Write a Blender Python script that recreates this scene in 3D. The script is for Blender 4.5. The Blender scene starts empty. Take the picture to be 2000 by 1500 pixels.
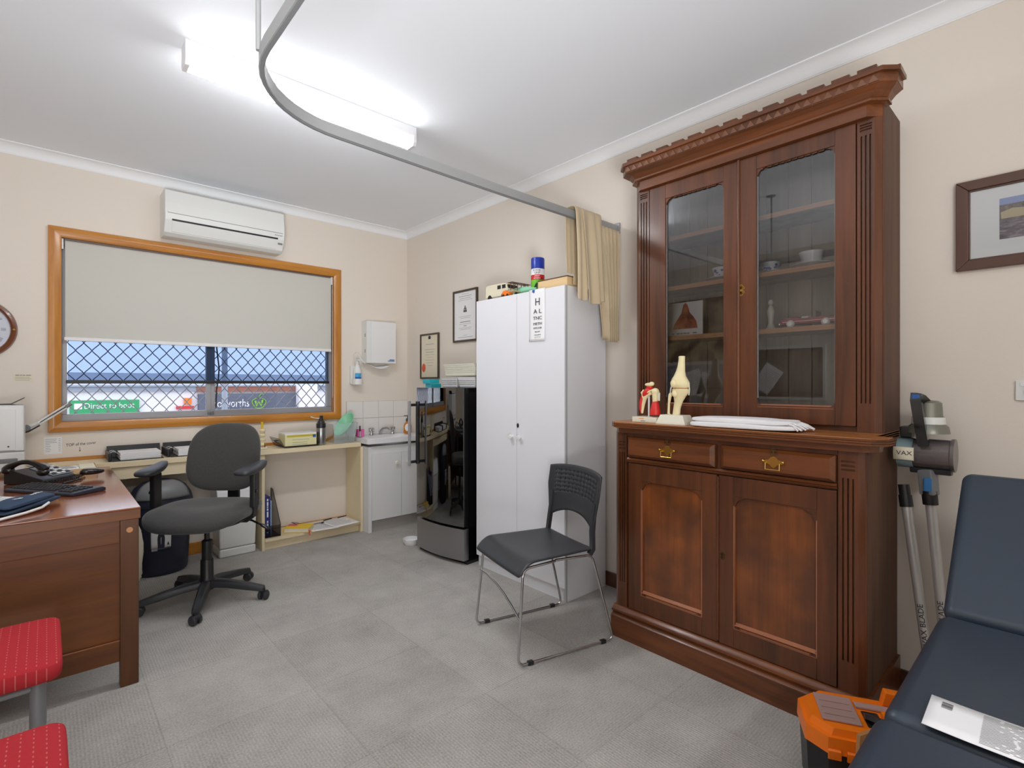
import bpy, bmesh, math, random
from mathutils import Vector, Matrix
random.seed(7)
PI = math.pi
C = bpy.context.scene.collection
V = Vector
MW = {}          # world matrix of every linked object, kept by hand

def S(r, g, b):
    def f(c):
        c /= 255.
        return c / 12.92 if c <= .04045 else ((c + .055) / 1.055) ** 2.4
    return (f(r), f(g), f(b), 1.)

# ------------------------------------------------------------------ materials
def _new(name):
    m = bpy.data.materials.new(name); m.use_nodes = True
    nt = m.node_tree
    return m, nt, nt.nodes['Principled BSDF'], nt.nodes['Material Output']

def N(nt, t, **kw):
    n = nt.nodes.new(t)
    for k, v in kw.items():
        if k in n.inputs: n.inputs[k].default_value = v
        else: setattr(n, k, v)
    return n

def mat(name, col, rough=.5, metal=0., noise=None, bump=None, coat=0., trans=0., emit=None, spec=.5, alpha=1., sheen=0.):
    m, nt, b, o = _new(name)
    b.inputs['Base Color'].default_value = col
    b.inputs['Roughness'].default_value = rough
    b.inputs['Metallic'].default_value = metal
    b.inputs['Specular IOR Level'].default_value = spec
    b.inputs['Coat Weight'].default_value = coat
    b.inputs['Coat Roughness'].default_value = .12
    b.inputs['Transmission Weight'].default_value = trans
    b.inputs['Alpha'].default_value = alpha
    b.inputs['Sheen Weight'].default_value = sheen
    if emit:
        b.inputs['Emission Color'].default_value = emit[0]; b.inputs['Emission Strength'].default_value = emit[1]
    tc = N(nt, 'ShaderNodeTexCoord')
    if noise:
        sc, amt = noise[:2]
        n = N(nt, 'ShaderNodeTexNoise', Scale=sc, Detail=5.)
        nt.links.new(tc.outputs['Object'], n.inputs['Vector'])
        r = N(nt, 'ShaderNodeMix', data_type='RGBA')
        r.inputs[6].default_value = tuple(c * (1 - amt) for c in col[:3]) + (1,)
        r.inputs[7].default_value = tuple(min(1, c * (1 + amt)) for c in col[:3]) + (1,)
        nt.links.new(n.outputs['Fac'], r.inputs[0]); nt.links.new(r.outputs[2], b.inputs['Base Color'])
    if bump:
        n = N(nt, 'ShaderNodeTexNoise', Scale=bump[0], Detail=3.)
        nt.links.new(tc.outputs['Object'], n.inputs['Vector'])
        bp = N(nt, 'ShaderNodeBump', Strength=bump[1], Distance=.002)
        nt.links.new(n.outputs['Fac'], bp.inputs['Height']); nt.links.new(bp.outputs['Normal'], b.inputs['Normal'])
    return m

def wood(name, c1, c2, stretch=(1, 1, .08), scale=18., rough=.35, coat=.3, blotch=0., dark=None):
    """streaky grain; c1 the darker, c2 the lighter tone; stretch is small along the grain"""
    m, nt, b, o = _new(name)
    tc = N(nt, 'ShaderNodeTexCoord'); mp = N(nt, 'ShaderNodeMapping')
    mp.inputs['Scale'].default_value = stretch
    nt.links.new(tc.outputs['Object'], mp.inputs['Vector'])
    n = N(nt, 'ShaderNodeTexNoise', Scale=scale, Detail=8., Roughness=.65, Distortion=.4)
    nt.links.new(mp.outputs['Vector'], n.inputs['Vector'])
    rp = N(nt, 'ShaderNodeValToRGB')
    rp.color_ramp.elements[0].position = .3; rp.color_ramp.elements[0].color = c1
    rp.color_ramp.elements[1].position = .72; rp.color_ramp.elements[1].color = c2
    nt.links.new(n.outputs['Fac'], rp.inputs['Fac'])
    out = rp.outputs['Color']
    if blotch:
        n2 = N(nt, 'ShaderNodeTexNoise', Scale=5., Detail=3.)
        nt.links.new(tc.outputs['Object'], n2.inputs['Vector'])
        r2 = N(nt, 'ShaderNodeValToRGB')
        r2.color_ramp.elements[0].position = .38; r2.color_ramp.elements[1].position = .62
        nt.links.new(n2.outputs['Fac'], r2.inputs['Fac'])
        mx = N(nt, 'ShaderNodeMix', data_type='RGBA')
        mu = N(nt, 'ShaderNodeMath', operation='MULTIPLY'); mu.inputs[1].default_value = blotch
        nt.links.new(r2.outputs['Color'], mu.inputs[0]); nt.links.new(mu.outputs[0], mx.inputs[0])
        nt.links.new(out, mx.inputs[6]); mx.inputs[7].default_value = dark or c1
        out = mx.outputs[2]
    nt.links.new(out, b.inputs['Base Color'])
    b.inputs['Roughness'].default_value = rough; b.inputs['Coat Weight'].default_value = coat
    b.inputs['Coat Roughness'].default_value = .15
    bp = N(nt, 'ShaderNodeBump', Strength=.12, Distance=.001)
    nt.links.new(n.outputs['Fac'], bp.inputs['Height']); nt.links.new(bp.outputs['Normal'], b.inputs['Normal'])
    return m

def pane_mat(name, tint=(1, 1, 1, 1), refl=1.45, body=None, bodyfac=0., rough=.0):
    """clear or tinted sheet: see-through mixed with a Fresnel mirror, plus an optional share of body colour"""
    m, nt, b, o = _new(name); nt.nodes.remove(b)
    t = N(nt, 'ShaderNodeBsdfTransparent', Color=tint); g = N(nt, 'ShaderNodeBsdfGlossy', Roughness=rough)
    f = N(nt, 'ShaderNodeFresnel', IOR=refl); x = N(nt, 'ShaderNodeMixShader')
    src = t.outputs[0]
    if body:
        d = N(nt, 'ShaderNodeBsdfDiffuse', Color=body); x2 = N(nt, 'ShaderNodeMixShader'); x2.inputs[0].default_value = bodyfac
        nt.links.new(t.outputs[0], x2.inputs[1]); nt.links.new(d.outputs[0], x2.inputs[2]); src = x2.outputs[0]
    nt.links.new(f.outputs[0], x.inputs[0]); nt.links.new(src, x.inputs[1]); nt.links.new(g.outputs[0], x.inputs[2])
    nt.links.new(x.outputs[0], o.inputs[0])
    return m

M = {}
M['wall'] = mat('wall_paint', S(228, 219, 208), .75, bump=(220, .25), noise=(1.2, .012))
M['ceil'] = mat('ceiling_paint', S(236, 240, 246), .8, bump=(160, .12))
M['cove'] = mat('cornice_paint', S(238, 240, 243), .6)
M['amber'] = wood('amber_pine', S(168, 104, 30), S(206, 140, 52), (.12, 1, 1), 14, .32, .5)
M['amberv'] = wood('amber_pine_upright', S(168, 104, 30), S(206, 140, 52), (1, 1, .12), 14, .32, .5)
M['skirt'] = wood('dark_skirting', S(70, 42, 28), S(95, 58, 38), (1, .1, 1), 14, .4, .3)
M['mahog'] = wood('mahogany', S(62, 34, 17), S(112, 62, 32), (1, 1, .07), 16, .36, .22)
M['mahogh'] = wood('mahogany_crosswise', S(70, 38, 17), S(132, 74, 36), (1, .07, 1), 16, .36, .22)
M['mahogp'] = wood('mahogany_panel', S(98, 52, 22), S(152, 84, 34), (1, 1, .06), 20, .3, .4, .75, S(74, 42, 24))
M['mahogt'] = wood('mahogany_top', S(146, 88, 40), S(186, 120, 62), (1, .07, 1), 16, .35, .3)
M['mahogl'] = wood('mahogany_edge', S(150, 92, 62), S(176, 116, 84), (1, .2, .2), 16, .35, .3)
M['mahogs'] = wood('mahogany_side', S(72, 47, 31), S(108, 74, 52), (1, 1, .07), 16, .62, 0)  # side tone raised to put the light falling on it into the colour
M['mahogf'] = wood('mahogany_relief', S(104, 68, 48), S(132, 90, 66), (1, .2, 1), 16, .45, .1)
M['tng'] = wood('grey_brown_boards', S(128, 116, 106), S(158, 146, 134), (1, 1, .08), 14, .55, 0)
M['shelfwood'] = wood('shelf_front', S(172, 120, 86), S(208, 154, 114), (1, .06, 1), 18, .45, .1)
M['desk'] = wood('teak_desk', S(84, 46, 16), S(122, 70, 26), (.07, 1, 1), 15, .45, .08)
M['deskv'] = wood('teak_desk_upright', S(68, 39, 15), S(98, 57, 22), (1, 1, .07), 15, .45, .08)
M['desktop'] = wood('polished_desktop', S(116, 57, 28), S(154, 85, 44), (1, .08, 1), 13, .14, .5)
M['cream'] = mat('cream_laminate', S(228, 212, 178), .45, noise=(30, .02))
M['white'] = mat('white_gloss', S(232, 232, 234), .3)
M['whitem'] = mat('white_matt', S(226, 226, 226), .6)
M['lam'] = mat('white_laminate', S(228, 229, 234), .38)
M['lamside'] = mat('grey_laminate_edge', S(178, 180, 182), .45)
M['plwhite'] = mat('white_plastic', S(226, 228, 226), .35)
M['plgrey'] = mat('grey_plastic', S(120, 122, 124), .4)
M['black'] = mat('black_plastic', S(30, 30, 32), .4)
M['blacks'] = mat('black_gloss', S(18, 18, 20), .18, coat=.3)
M['charc'] = mat('charcoal_plastic', S(48, 50, 54), .42, bump=(400, .1))
M['fab'] = mat('charcoal_fabric', S(66, 66, 65), .95, noise=(160, .3), bump=(500, .5), sheen=.3, spec=.15)
M['chrome'] = mat('chrome', S(200, 200, 202), .14, 1.)
M['steel'] = mat('brushed_steel', S(172, 172, 174), .32, 1.)
M['alum'] = mat('mill_aluminium', S(160, 160, 164), .5, .3)
M['rail'] = mat('track_aluminium', S(166, 168, 168), .45, .35)
M['brass'] = mat('brass', S(206, 168, 84), .28, 1.)
M['oldbrass'] = mat('old_brass', S(118, 96, 62), .4, 1.)
M['blind'] = mat('blind_fabric', S(202, 201, 194), .85)
M['screen'] = pane_mat('sheer_screen', (.62, .69, .80, 1), 1.05, S(70, 78, 92), .14)
M['glass'] = pane_mat('window_glass', (.96, .97, 1, 1), 1.3)
M['cabglass'] = pane_mat('cabinet_glass', (.96, .965, .965, 1), 1.72)
M['fridgeglass'] = pane_mat('fridge_glass', (.45, .48, .52, 1), 3.0)
M['frost'] = pane_mat('translucent_plastic', (.93, .97, .98, 1), 1.3, S(220, 236, 240), .26, .2)
M['clear'] = pane_mat('clear_plastic', (.9, .9, .92, 1), 1.4, S(225, 228, 230), .3, .1)
M['smoke'] = pane_mat('smoky_plastic', (.62, .58, .58, 1), 1.45, S(120, 112, 112), .5, .1)
M['pinkish'] = pane_mat('clear_lid_plastic', (.9, .85, .85, 1), 1.4, S(212, 176, 168), .6, .15)
M['navyv'] = mat('navy_vinyl', S(47, 58, 71), .36, bump=(350, .12))
M['navy'] = mat('navy_plastic', S(38, 42, 58), .42)
M['navyc'] = mat('navy_cloth', S(44, 66, 92), .8, bump=(300, .3))
M['paper'] = mat('paper', S(238, 238, 240), .8)
M['papery'] = mat('aged_paper', S(228, 220, 198), .8)
M['ink'] = mat('ink', S(52, 52, 54), .8)
M['inkl'] = mat('pale_ink', S(150, 150, 154), .8)
M['inkb'] = mat('blue_ink', S(40, 92, 168), .7)
M['red'] = mat('red_plastic', S(214, 38, 36), .4)
M['muscle'] = mat('painted_muscle', S(216, 44, 40), .4, noise=(60, .15))
M['bone'] = mat('model_bone', S(236, 222, 176), .45, noise=(30, .05))
M['boneb'] = mat('model_stand', S(228, 226, 208), .4)
M['curt'] = mat('beige_curtain', S(198, 180, 150), .9, bump=(300, .3), sheen=.2, spec=.2)
M['orange'] = mat('orange_plastic', S(244, 122, 18), .35)
M['card'] = mat('cardboard', S(176, 124, 76), .85, noise=(40, .06))
M['cardp'] = mat('pale_card', S(222, 192, 146), .8)
M['green'] = mat('mint_plastic', S(140, 206, 168), .35)
M['teal'] = mat('teal', S(32, 176, 190), .5)
M['pink'] = mat('pink_plastic', S(226, 100, 164), .5)
M['yellow'] = mat('yellow_cover', S(238, 200, 24), .5)
M['rose'] = mat('rose_cover', S(224, 96, 96), .5)
M['blue'] = mat('blue_cap', S(24, 52, 160), .3)
M['lime'] = mat('lime_print', S(110, 190, 50), .4)
M['orangeliq'] = mat('orange_liquid', S(240, 140, 30), .15, trans=.3)
M['tile'] = mat('glazed_tile', S(232, 230, 226), .2, coat=.3)
M['grout'] = mat('grout', S(196, 190, 182), .9)
M['towel'] = mat('towelling', S(240, 240, 242), .95, bump=(500, .9), sheen=.3)
M['lens'] = mat('lamp_diffuser', S(255, 255, 255), .4, emit=((.96, .98, 1, 1), 17.))
M['brick'] = mat('red_brick', S(150, 96, 80), .9)
M['extw'] = mat('render_white', S(236, 230, 232), .9)
M['extdark'] = mat('sign_slate', S(92, 96, 112), .7)
M['extroof'] = mat('metal_roof', S(150, 156, 168), .6)
M['extgreen'] = mat('sign_green', S(46, 156, 96), .6)
M['leafgreen'] = mat('emblem_green', S(134, 190, 60), .6)
M['asph'] = mat('asphalt', S(120, 118, 120), .9)

def lamp_lens():
    m, nt, b, o = _new('lamp_diffuser')
    b.inputs['Base Color'].default_value = (.9, .9, .9, 1); b.inputs['Emission Color'].default_value = (.96, .98, 1, 1)
    g = N(nt, 'ShaderNodeNewGeometry'); sp = N(nt, 'ShaderNodeSeparateXYZ'); nt.links.new(g.outputs['Normal'], sp.inputs[0])
    r = N(nt, 'ShaderNodeMapRange'); r.inputs[1].default_value = 0.; r.inputs[2].default_value = -1.; r.inputs[3].default_value = 10.; r.inputs[4].default_value = 46.
    nt.links.new(sp.outputs['Z'], r.inputs[0]); nt.links.new(r.outputs[0], b.inputs['Emission Strength'])
    return m
M['lens'] = lamp_lens()

def redfabric():
    m, nt, b, o = _new('red_upholstery')
    tc = N(nt, 'ShaderNodeTexCoord'); sp = N(nt, 'ShaderNodeSeparateXYZ'); nt.links.new(tc.outputs['Object'], sp.inputs[0])
    fs = []
    for ax, per, w in (('X', .021, .12), ('Y', .019, .4)):
        d = N(nt, 'ShaderNodeMath', operation='DIVIDE'); d.inputs[1].default_value = per
        nt.links.new(sp.outputs[ax], d.inputs[0])
        f = N(nt, 'ShaderNodeMath', operation='FRACT'); nt.links.new(d.outputs[0], f.inputs[0])
        l = N(nt, 'ShaderNodeMath', operation='LESS_THAN'); l.inputs[1].default_value = w
        nt.links.new(f.outputs[0], l.inputs[0]); fs.append(l)
    a = N(nt, 'ShaderNodeMath', operation='MULTIPLY')
    nt.links.new(fs[0].outputs[0], a.inputs[0]); nt.links.new(fs[1].outputs[0], a.inputs[1])
    k = N(nt, 'ShaderNodeMath', operation='MULTIPLY'); k.inputs[1].default_value = .3
    nt.links.new(a.outputs[0], k.inputs[0])
    mx = N(nt, 'ShaderNodeMix', data_type='RGBA')
    mx.inputs[6].default_value = S(180, 50, 57); mx.inputs[7].default_value = S(232, 170, 150)
    nt.links.new(k.outputs[0], mx.inputs[0]); nt.links.new(mx.outputs[2], b.inputs['Base Color'])
    b.inputs['Roughness'].default_value = .95; b.inputs['Specular IOR Level'].default_value = .15
    n = N(nt, 'ShaderNodeTexNoise', Scale=420., Detail=2.); nt.links.new(tc.outputs['Object'], n.inputs['Vector'])
    bp = N(nt, 'ShaderNodeBump', Strength=.5, Distance=.002)
    nt.links.new(n.outputs['Fac'], bp.inputs['Height']); nt.links.new(bp.outputs['Normal'], b.inputs['Normal'])
    return m
M['redfab'] = redfabric()

def carpet():
    """half-metre carpet tiles laid quarter-turned: fine ribs run one way on one tile, the other way on the next"""
    m, nt, b, o = _new('carpet_tiles')
    L = nt.links.new
    tc = N(nt, 'ShaderNodeTexCoord'); sp = N(nt, 'ShaderNodeSeparateXYZ'); L(tc.outputs['Object'], sp.inputs[0])
    def ma(op, a, bb=None):
        n = N(nt, 'ShaderNodeMath', operation=op)
        for i, q in enumerate((a, bb)):
            if q is None: continue
            if isinstance(q, (int, float)): n.inputs[i].default_value = q
            else: L(q, n.inputs[i])
        return n.outputs[0]
    tx = ma('DIVIDE', ma('SUBTRACT', sp.outputs['X'], .303), .5); ty = ma('DIVIDE', ma('SUBTRACT', sp.outputs['Y'], .09), .5)
    ix, iy = ma('FLOOR', tx), ma('FLOOR', ty)
    fx, fy = ma('FRACT', tx), ma('FRACT', ty)
    odd = ma('FLOORED_MODULO', ma('ADD', ix, iy), 2.)
    # ribs
    ribx = ma('SINE', ma('MULTIPLY', fx, 2 * PI * 46)); riby = ma('SINE', ma('MULTIPLY', fy, 2 * PI * 46))
    rib = ma('ADD', ma('MULTIPLY', ribx, odd), ma('MULTIPLY', riby, ma('SUBTRACT', 1., odd)))
    # seams
    ex = ma('MINIMUM', fx, ma('SUBTRACT', 1., fx)); ey = ma('MINIMUM', fy, ma('SUBTRACT', 1., fy))
    seam = ma('LESS_THAN', ma('MINIMUM', ex, ey), .004)
    cb = N(nt, 'ShaderNodeCombineXYZ'); L(ix, cb.inputs[0]); L(iy, cb.inputs[1])
    wn = N(nt, 'ShaderNodeTexWhiteNoise'); L(cb.outputs[0], wn.inputs['Vector'])
    n1 = N(nt, 'ShaderNodeTexNoise', Scale=140., Detail=4.); L(tc.outputs['Object'], n1.inputs['Vector'])
    n2 = N(nt, 'ShaderNodeTexNoise', Scale=3.5, Detail=6., Roughness=.65); L(tc.outputs['Object'], n2.inputs['Vector'])
    v = ma('ADD', ma('MULTIPLY', rib, .055), ma('MULTIPLY', ma('SUBTRACT', n1.outputs['Fac'], .5), .9))
    v = ma('ADD', v, ma('MULTIPLY', ma('SUBTRACT', n2.outputs['Fac'], .5), .75))
    v = ma('ADD', v, ma('MULTIPLY', ma('SUBTRACT', wn.outputs['Value'], .5), .1))
    v = ma('SUBTRACT', ma('ADD', v, .5), ma('MULTIPLY', seam, .15))
    rp = N(nt, 'ShaderNodeValToRGB')
    rp.color_ramp.elements[0].position = .0; rp.color_ramp.elements[0].color = S(128, 124, 119)
    rp.color_ramp.elements[1].position = 1.; rp.color_ramp.elements[1].color = S(205, 201, 195)
    L(v, rp.inputs['Fac']); L(rp.outputs['Color'], b.inputs['Base Color'])
    b.inputs['Roughness'].default_value = 1.; b.inputs['Specular IOR Level'].default_value = .1
    h = ma('ADD', ma('MULTIPLY', rib, .5), ma('MULTIPLY', n1.outputs['Fac'], 2.))
    bp = N(nt, 'ShaderNodeBump', Strength=.35, Distance=.003); L(h, bp.inputs['Height']); L(bp.outputs['Normal'], b.inputs['Normal'])
    return m
M['carpet'] = carpet()

def blotchy(name, cols, scale=6., stretch=(1, 1, 1)):
    """picture-like patchwork of tones (photographs, maps)"""
    m, nt, b, o = _new(name)
    tc = N(nt, 'ShaderNodeTexCoord'); mp = N(nt, 'ShaderNodeMapping'); mp.inputs['Scale'].default_value = stretch
    nt.links.new(tc.outputs['Object'], mp.inputs['Vector'])
    n = N(nt, 'ShaderNodeTexNoise', Scale=scale, Detail=7., Roughness=.6); nt.links.new(mp.outputs[0], n.inputs['Vector'])
    rp = N(nt, 'ShaderNodeValToRGB'); e = rp.color_ramp.elements
    for i, c in enumerate(cols):
        p = .3 + .42 * i / (len(cols) - 1)
        k = e[i] if i < 2 else e.new(p)
        k.position = p; k.color = c
    nt.links.new(n.outputs['Fac'], rp.inputs['Fac']); nt.links.new(rp.outputs['Color'], b.inputs['Base Color'])
    b.inputs['Roughness'].default_value = .5
    return m
M['mapm'] = blotchy('brown_relief_print', [S(60, 46, 34), S(120, 96, 66), S(200, 178, 136), S(90, 72, 52)], 5)
M['poster'] = blotchy('grey_sketch_print', [S(90, 92, 98), S(150, 152, 158), S(205, 206, 210)], 9)
M['rock'] = blotchy('red_rock_print', [S(110, 52, 36), S(186, 92, 66), S(214, 140, 110)], 14)
M['hill'] = blotchy('scrub_hill_print', [S(78, 70, 66), S(120, 108, 92), S(150, 136, 110)], 60)
M['water'] = blotchy('lake_print', [S(70, 66, 72), S(120, 108, 108), S(176, 160, 150)], 30, (1, 1, 5))

# ------------------------------------------------------------------ mesh building
class MB:
    def __init__(s): s.bm = bmesh.new(); s.thick = 0; s.bev = False
    def _mark(s): return set(s.bm.faces)
    def _fin(s, old, mi):
        for f in s.bm.faces:
            if f not in old: f.material_index = mi
        return s
    def box(s, x0, x1, y0, y1, z0, z1, bev=0., mi=0, mtx=None, seg=2):
        old = s._mark()
        r = bmesh.ops.create_cube(s.bm, size=1.)
        vs = r['verts']
        for v in vs:
            v.co = V((x0 + (v.co.x + .5) * (x1 - x0), y0 + (v.co.y + .5) * (y1 - y0), z0 + (v.co.z + .5) * (z1 - z0)))
        if bev > 0:
            s.bev = True
            es = list({e for v in vs for e in v.link_edges})
            bmesh.ops.bevel(s.bm, geom=es, offset=bev, segments=seg, profile=.5, affect='EDGES')
        if mtx is not None:
            nv = {v for f in s.bm.faces if f not in old for v in f.verts}
            for v in nv: v.co = mtx @ v.co
        return s._fin(old, mi)
    def cyl(s, p0, p1, r0, r1=None, n=20, mi=0, cap=True, bev=0.):
        p0, p1 = V(p0), V(p1); r1 = r0 if r1 is None else r1
        if bev > 0:
            s.bev = True
            L = (p1 - p0).length
            return s.lathe([(0, 0), (r0 - bev, 0), (r0, bev), (r1, L - bev), (r1 - bev, L), (0, L)], n, mi,
                           mtx=Matrix.Translation(p0) @ (p1 - p0).to_track_quat('Z', 'Y').to_matrix().to_4x4())
        return s.tube([p0, p1], [r0, r1], n, mi, cap)
    def tube(s, pts, r, n=10, mi=0, cap=True, closed=False, flat=None):
        """round tube along a polyline (parallel transport); flat=(a,b) gives an a x b rectangle instead"""
        pts = [V(p) for p in pts]; k = len(pts)
        rs = r if isinstance(r, (list, tuple)) else [r] * k
        def tang(i):
            if closed: return (pts[(i + 1) % k] - pts[i - 1]).normalized()
            if i == 0: return (pts[1] - pts[0]).normalized()
            if i == k - 1: return (pts[-1] - pts[-2]).normalized()
            return ((pts[i + 1] - pts[i]).normalized() + (pts[i] - pts[i - 1]).normalized()).normalized()
        t = tang(0); up = V((0, 0, 1)) if abs(t.z) < .9 else V((0, 1, 0))
        a = t.cross(up).normalized(); rings = []
        for i in range(k):
            t = tang(i); a = (a - t * a.dot(t)).normalized(); b = t.cross(a)
            ring = []
            if flat:
                for u, w in ((1, 1), (-1, 1), (-1, -1), (1, -1)):
                    ring.append(s.bm.verts.new(pts[i] + a * u * flat[0] / 2 + b * w * flat[1] / 2))
            else:
                for j in range(n):
                    q = 2 * PI * j / n
                    ring.append(s.bm.verts.new(pts[i] + (a * math.cos(q) + b * math.sin(q)) * rs[i]))
            rings.append(ring)
        m = len(rings[0])
        for i in range(k if closed else k - 1):
            A, B = rings[i], rings[(i + 1) % k]
            for j in range(m):
                f = s.bm.faces.new((A[j], A[(j + 1) % m], B[(j + 1) % m], B[j])); f.material_index = mi
        if cap and not closed:
            s.bm.faces.new(list(reversed(rings[0]))).material_index = mi
            s.bm.faces.new(rings[-1]).material_index = mi
        return s
    def lathe(s, prof, n=24, mi=0, at=(0, 0, 0), mtx=None, sy=1.):
        """profile of (r, z) turned round Z"""
        T = mtx if mtx is not None else Matrix.Translation(V(at))
        rings = []
        for r, z in prof:
            if r < 1e-6: rings.append([s.bm.verts.new(T @ V((0, 0, z)))])
            else: rings.append([s.bm.verts.new(T @ V((r * math.cos(2 * PI * j / n), sy * r * math.sin(2 * PI * j / n), z))) for j in range(n)])
        for A, B in zip(rings, rings[1:]):
            for j in range(n):
                k = (j + 1) % n
                if len(A) == 1 and len(B) == 1: continue
                if len(A) == 1: f = (A[0], B[k], B[j])
                elif len(B) == 1: f = (A[j], A[k], B[0])
                else: f = (A[j], A[k], B[k], B[j])
                s.bm.faces.new(f).material_index = mi
        return s
    def prism(s, poly, axis, a, b, mi=0, bev=0., mtx=None):
        """polygon (two coordinates) extruded along axis from a to b"""
        old = s._mark()
        def mk(p, t):
            u, w = p
            return V({'x': (t, u, w), 'y': (u, t, w), 'z': (u, w, t)}[axis])
        A = [s.bm.verts.new(mk(p, a)) for p in poly]; B = [s.bm.verts.new(mk(p, b)) for p in poly]
        n = len(poly)
        s.bm.faces.new(A); s.bm.faces.new(list(reversed(B)))
        for i in range(n): s.bm.faces.new((A[i], B[i], B[(i + 1) % n], A[(i + 1) % n]))
        nv = A + B
        if bev > 0:
            s.bev = True
            es = list({e for v in nv for e in v.link_edges})
            bmesh.ops.bevel(s.bm, geom=es, offset=bev, segments=2, profile=.5, affect='EDGES')
        if mtx is not None:
            nv = {v for f in s.bm.faces if f not in old for v in f.verts}
            for v in nv: v.co = mtx @ v.co
        return s._fin(old, mi)
    def surf(s, fn, nu, nv, mi=0, cu=False, cv=False, skip=None):
        """grid of fn(u, v), u and v in 0..1"""
        g = [[s.bm.verts.new(V(fn(i / (nu if not cu else nu), j / nv))) for j in range(nv + (0 if cv else 1))] for i in range(nu + (0 if cu else 1))]
        for i in range(nu):
            for j in range(nv):
                if skip and skip(i, j): continue
                i2, j2 = (i + 1) % len(g), (j + 1) % len(g[0])
                s.bm.faces.new((g[i][j], g[i2][j], g[i2][j2], g[i][j2])).material_index = mi
        return s
    def blob(s, a, b, c, at=(0, 0, 0), e1=1., e2=1., nu=28, nv=16, mi=0, mtx=None, fn=None):
        """superellipsoid, e1 the profile and e2 the plan exponent (small = boxy)"""
        sg = lambda x, e: math.copysign(abs(x) ** e, x)
        T = mtx if mtx is not None else Matrix.Translation(V(at))
        def f(p):
            return T @ (V(fn(*p)) if fn else V(p))
        rings = []
        for j in range(nv + 1):
            w = -PI / 2 + PI * j / nv
            z = c * sg(math.sin(w), e1); r = abs(math.cos(w)) ** e1
            if j in (0, nv): rings.append([s.bm.verts.new(f((0, 0, z)))]); continue
            rings.append([s.bm.verts.new(f((a * r * sg(math.cos(2 * PI * i / nu), e2), b * r * sg(math.sin(2 * PI * i / nu), e2), z))) for i in range(nu)])
        for A, B in zip(rings, rings[1:]):
            for j in range(nu):
                k = (j + 1) % nu
                if len(A) == 1: q = (A[0], B[k], B[j])
                elif len(B) == 1: q = (A[j], A[k], B[0])
                else: q = (A[j], A[k], B[k], B[j])
                s.bm.faces.new(q).material_index = mi
        return s
    def solid(s, t): s.thick = t; return s
    def build(s, name, mats, parent=None, local=False, smooth=38, sub=0):
        bm = s.bm
        bmesh.ops.recalc_face_normals(bm, faces=bm.faces)
        if parent is not None:
            if not local: bm.transform(MW[parent].inverted())
        elif not local:
            xs = [v.co for v in bm.verts]
            lo = V((min(c.x for c in xs), min(c.y for c in xs), min(c.z for c in xs))); hi = V((max(c.x for c in xs), max(c.y for c in xs), max(c.z for c in xs)))
            org = V(((lo.x + hi.x) / 2, (lo.y + hi.y) / 2, lo.z)); bm.transform(Matrix.Translation(-org))
        me = bpy.data.meshes.new(name); bm.to_mesh(me); bm.free()
        for m in (mats if isinstance(mats, (list, tuple)) else [mats]): me.materials.append(M[m] if isinstance(m, str) else m)
        if smooth:
            for p in me.polygons: p.use_smooth = True
            me.set_sharp_from_angle(angle=math.radians(smooth))
        o = bpy.data.objects.new(name, me); C.objects.link(o)
        if parent is not None: o.parent = parent; MW[o] = MW[parent].copy()
        elif not local: o.location = org; MW[o] = Matrix.Translation(org)
        else: MW[o] = Matrix.Identity(4)
        if s.bev and smooth:
            md = o.modifiers.new('face_normals', 'WEIGHTED_NORMAL'); md.mode = 'FACE_AREA'; md.weight = 100; md.keep_sharp = True
        if s.thick:
            md = o.modifiers.new('thickness', 'SOLIDIFY'); md.thickness = s.thick; md.offset = 0
        if sub:
            md = o.modifiers.new('smooth', 'SUBSURF'); md.levels = sub; md.render_levels = sub
        return o

def tag(o, label=None, cat=None, group=None, kind=None):
    if label: o['label'] = label
    if cat: o['category'] = cat
    if group: o['group'] = group
    if kind: o['kind'] = kind
    return o

def thing(name, label, cat, loc=(0, 0, 0), rz=0., group=None, kind=None, mtx=None):
    o = bpy.data.objects.new(name, None); C.objects.link(o)
    o.empty_display_size = .05
    T = mtx if mtx is not None else Matrix.Translation(V(loc)) @ Matrix.Rotation(rz, 4, 'Z')
    o.matrix_world = T; MW[o] = T.copy()
    return tag(o, label, cat, group, kind)

def copy_tree(o, parent=None):
    c = o.copy(); C.objects.link(c)
    if parent is not None: c.parent = parent
    for ch in list(o.children): copy_tree(ch, c)
    return c

def frame_mtx(origin, right, up):
    r, u = V(right).normalized(), V(up).normalized(); n = r.cross(u)
    m = Matrix((r, u, n)).transposed().to_4x4(); m.translation = V(origin); return m

def words(txt, size, mtx, m, parent, name='lettering', ext=.0004, align='CENTER', sx=1., local=False, extra=None):
    """real letters as a thin mesh; mtx puts the text plane (x right, y up, z out)"""
    cu = bpy.data.curves.new(name, 'FONT'); cu.body = txt; cu.size = size; cu.extrude = ext; cu.align_x = align; cu.align_y = 'CENTER'
    cu.resolution_u = 3
    t = bpy.data.objects.new(name, cu); C.objects.link(t)
    dg = bpy.context.evaluated_depsgraph_get(); dg.update()
    me = bpy.data.meshes.new_from_object(t.evaluated_get(dg))
    bpy.data.objects.remove(t); bpy.data.curves.remove(cu)
    b = MB(); b.bm.from_mesh(me); bpy.data.meshes.remove(me)
    b.bm.transform(mtx @ Matrix.Diagonal((sx, 1, 1, 1)))
    if extra: extra(b)
    return b.build(name, m, parent, local=local, smooth=0)

def lines(b, mtx, w, rows, h=.002, t=.0004, x0=0., rnd=.25, mi=0):
    """rows of print: thin bars, (y) positions in the text plane"""
    for y in rows:
        L = w * (1 - random.random() * rnd)
        b.box(x0, x0 + L, y - h / 2, y + h / 2, 0, t, mi=mi, mtx=mtx)
    return b
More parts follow.
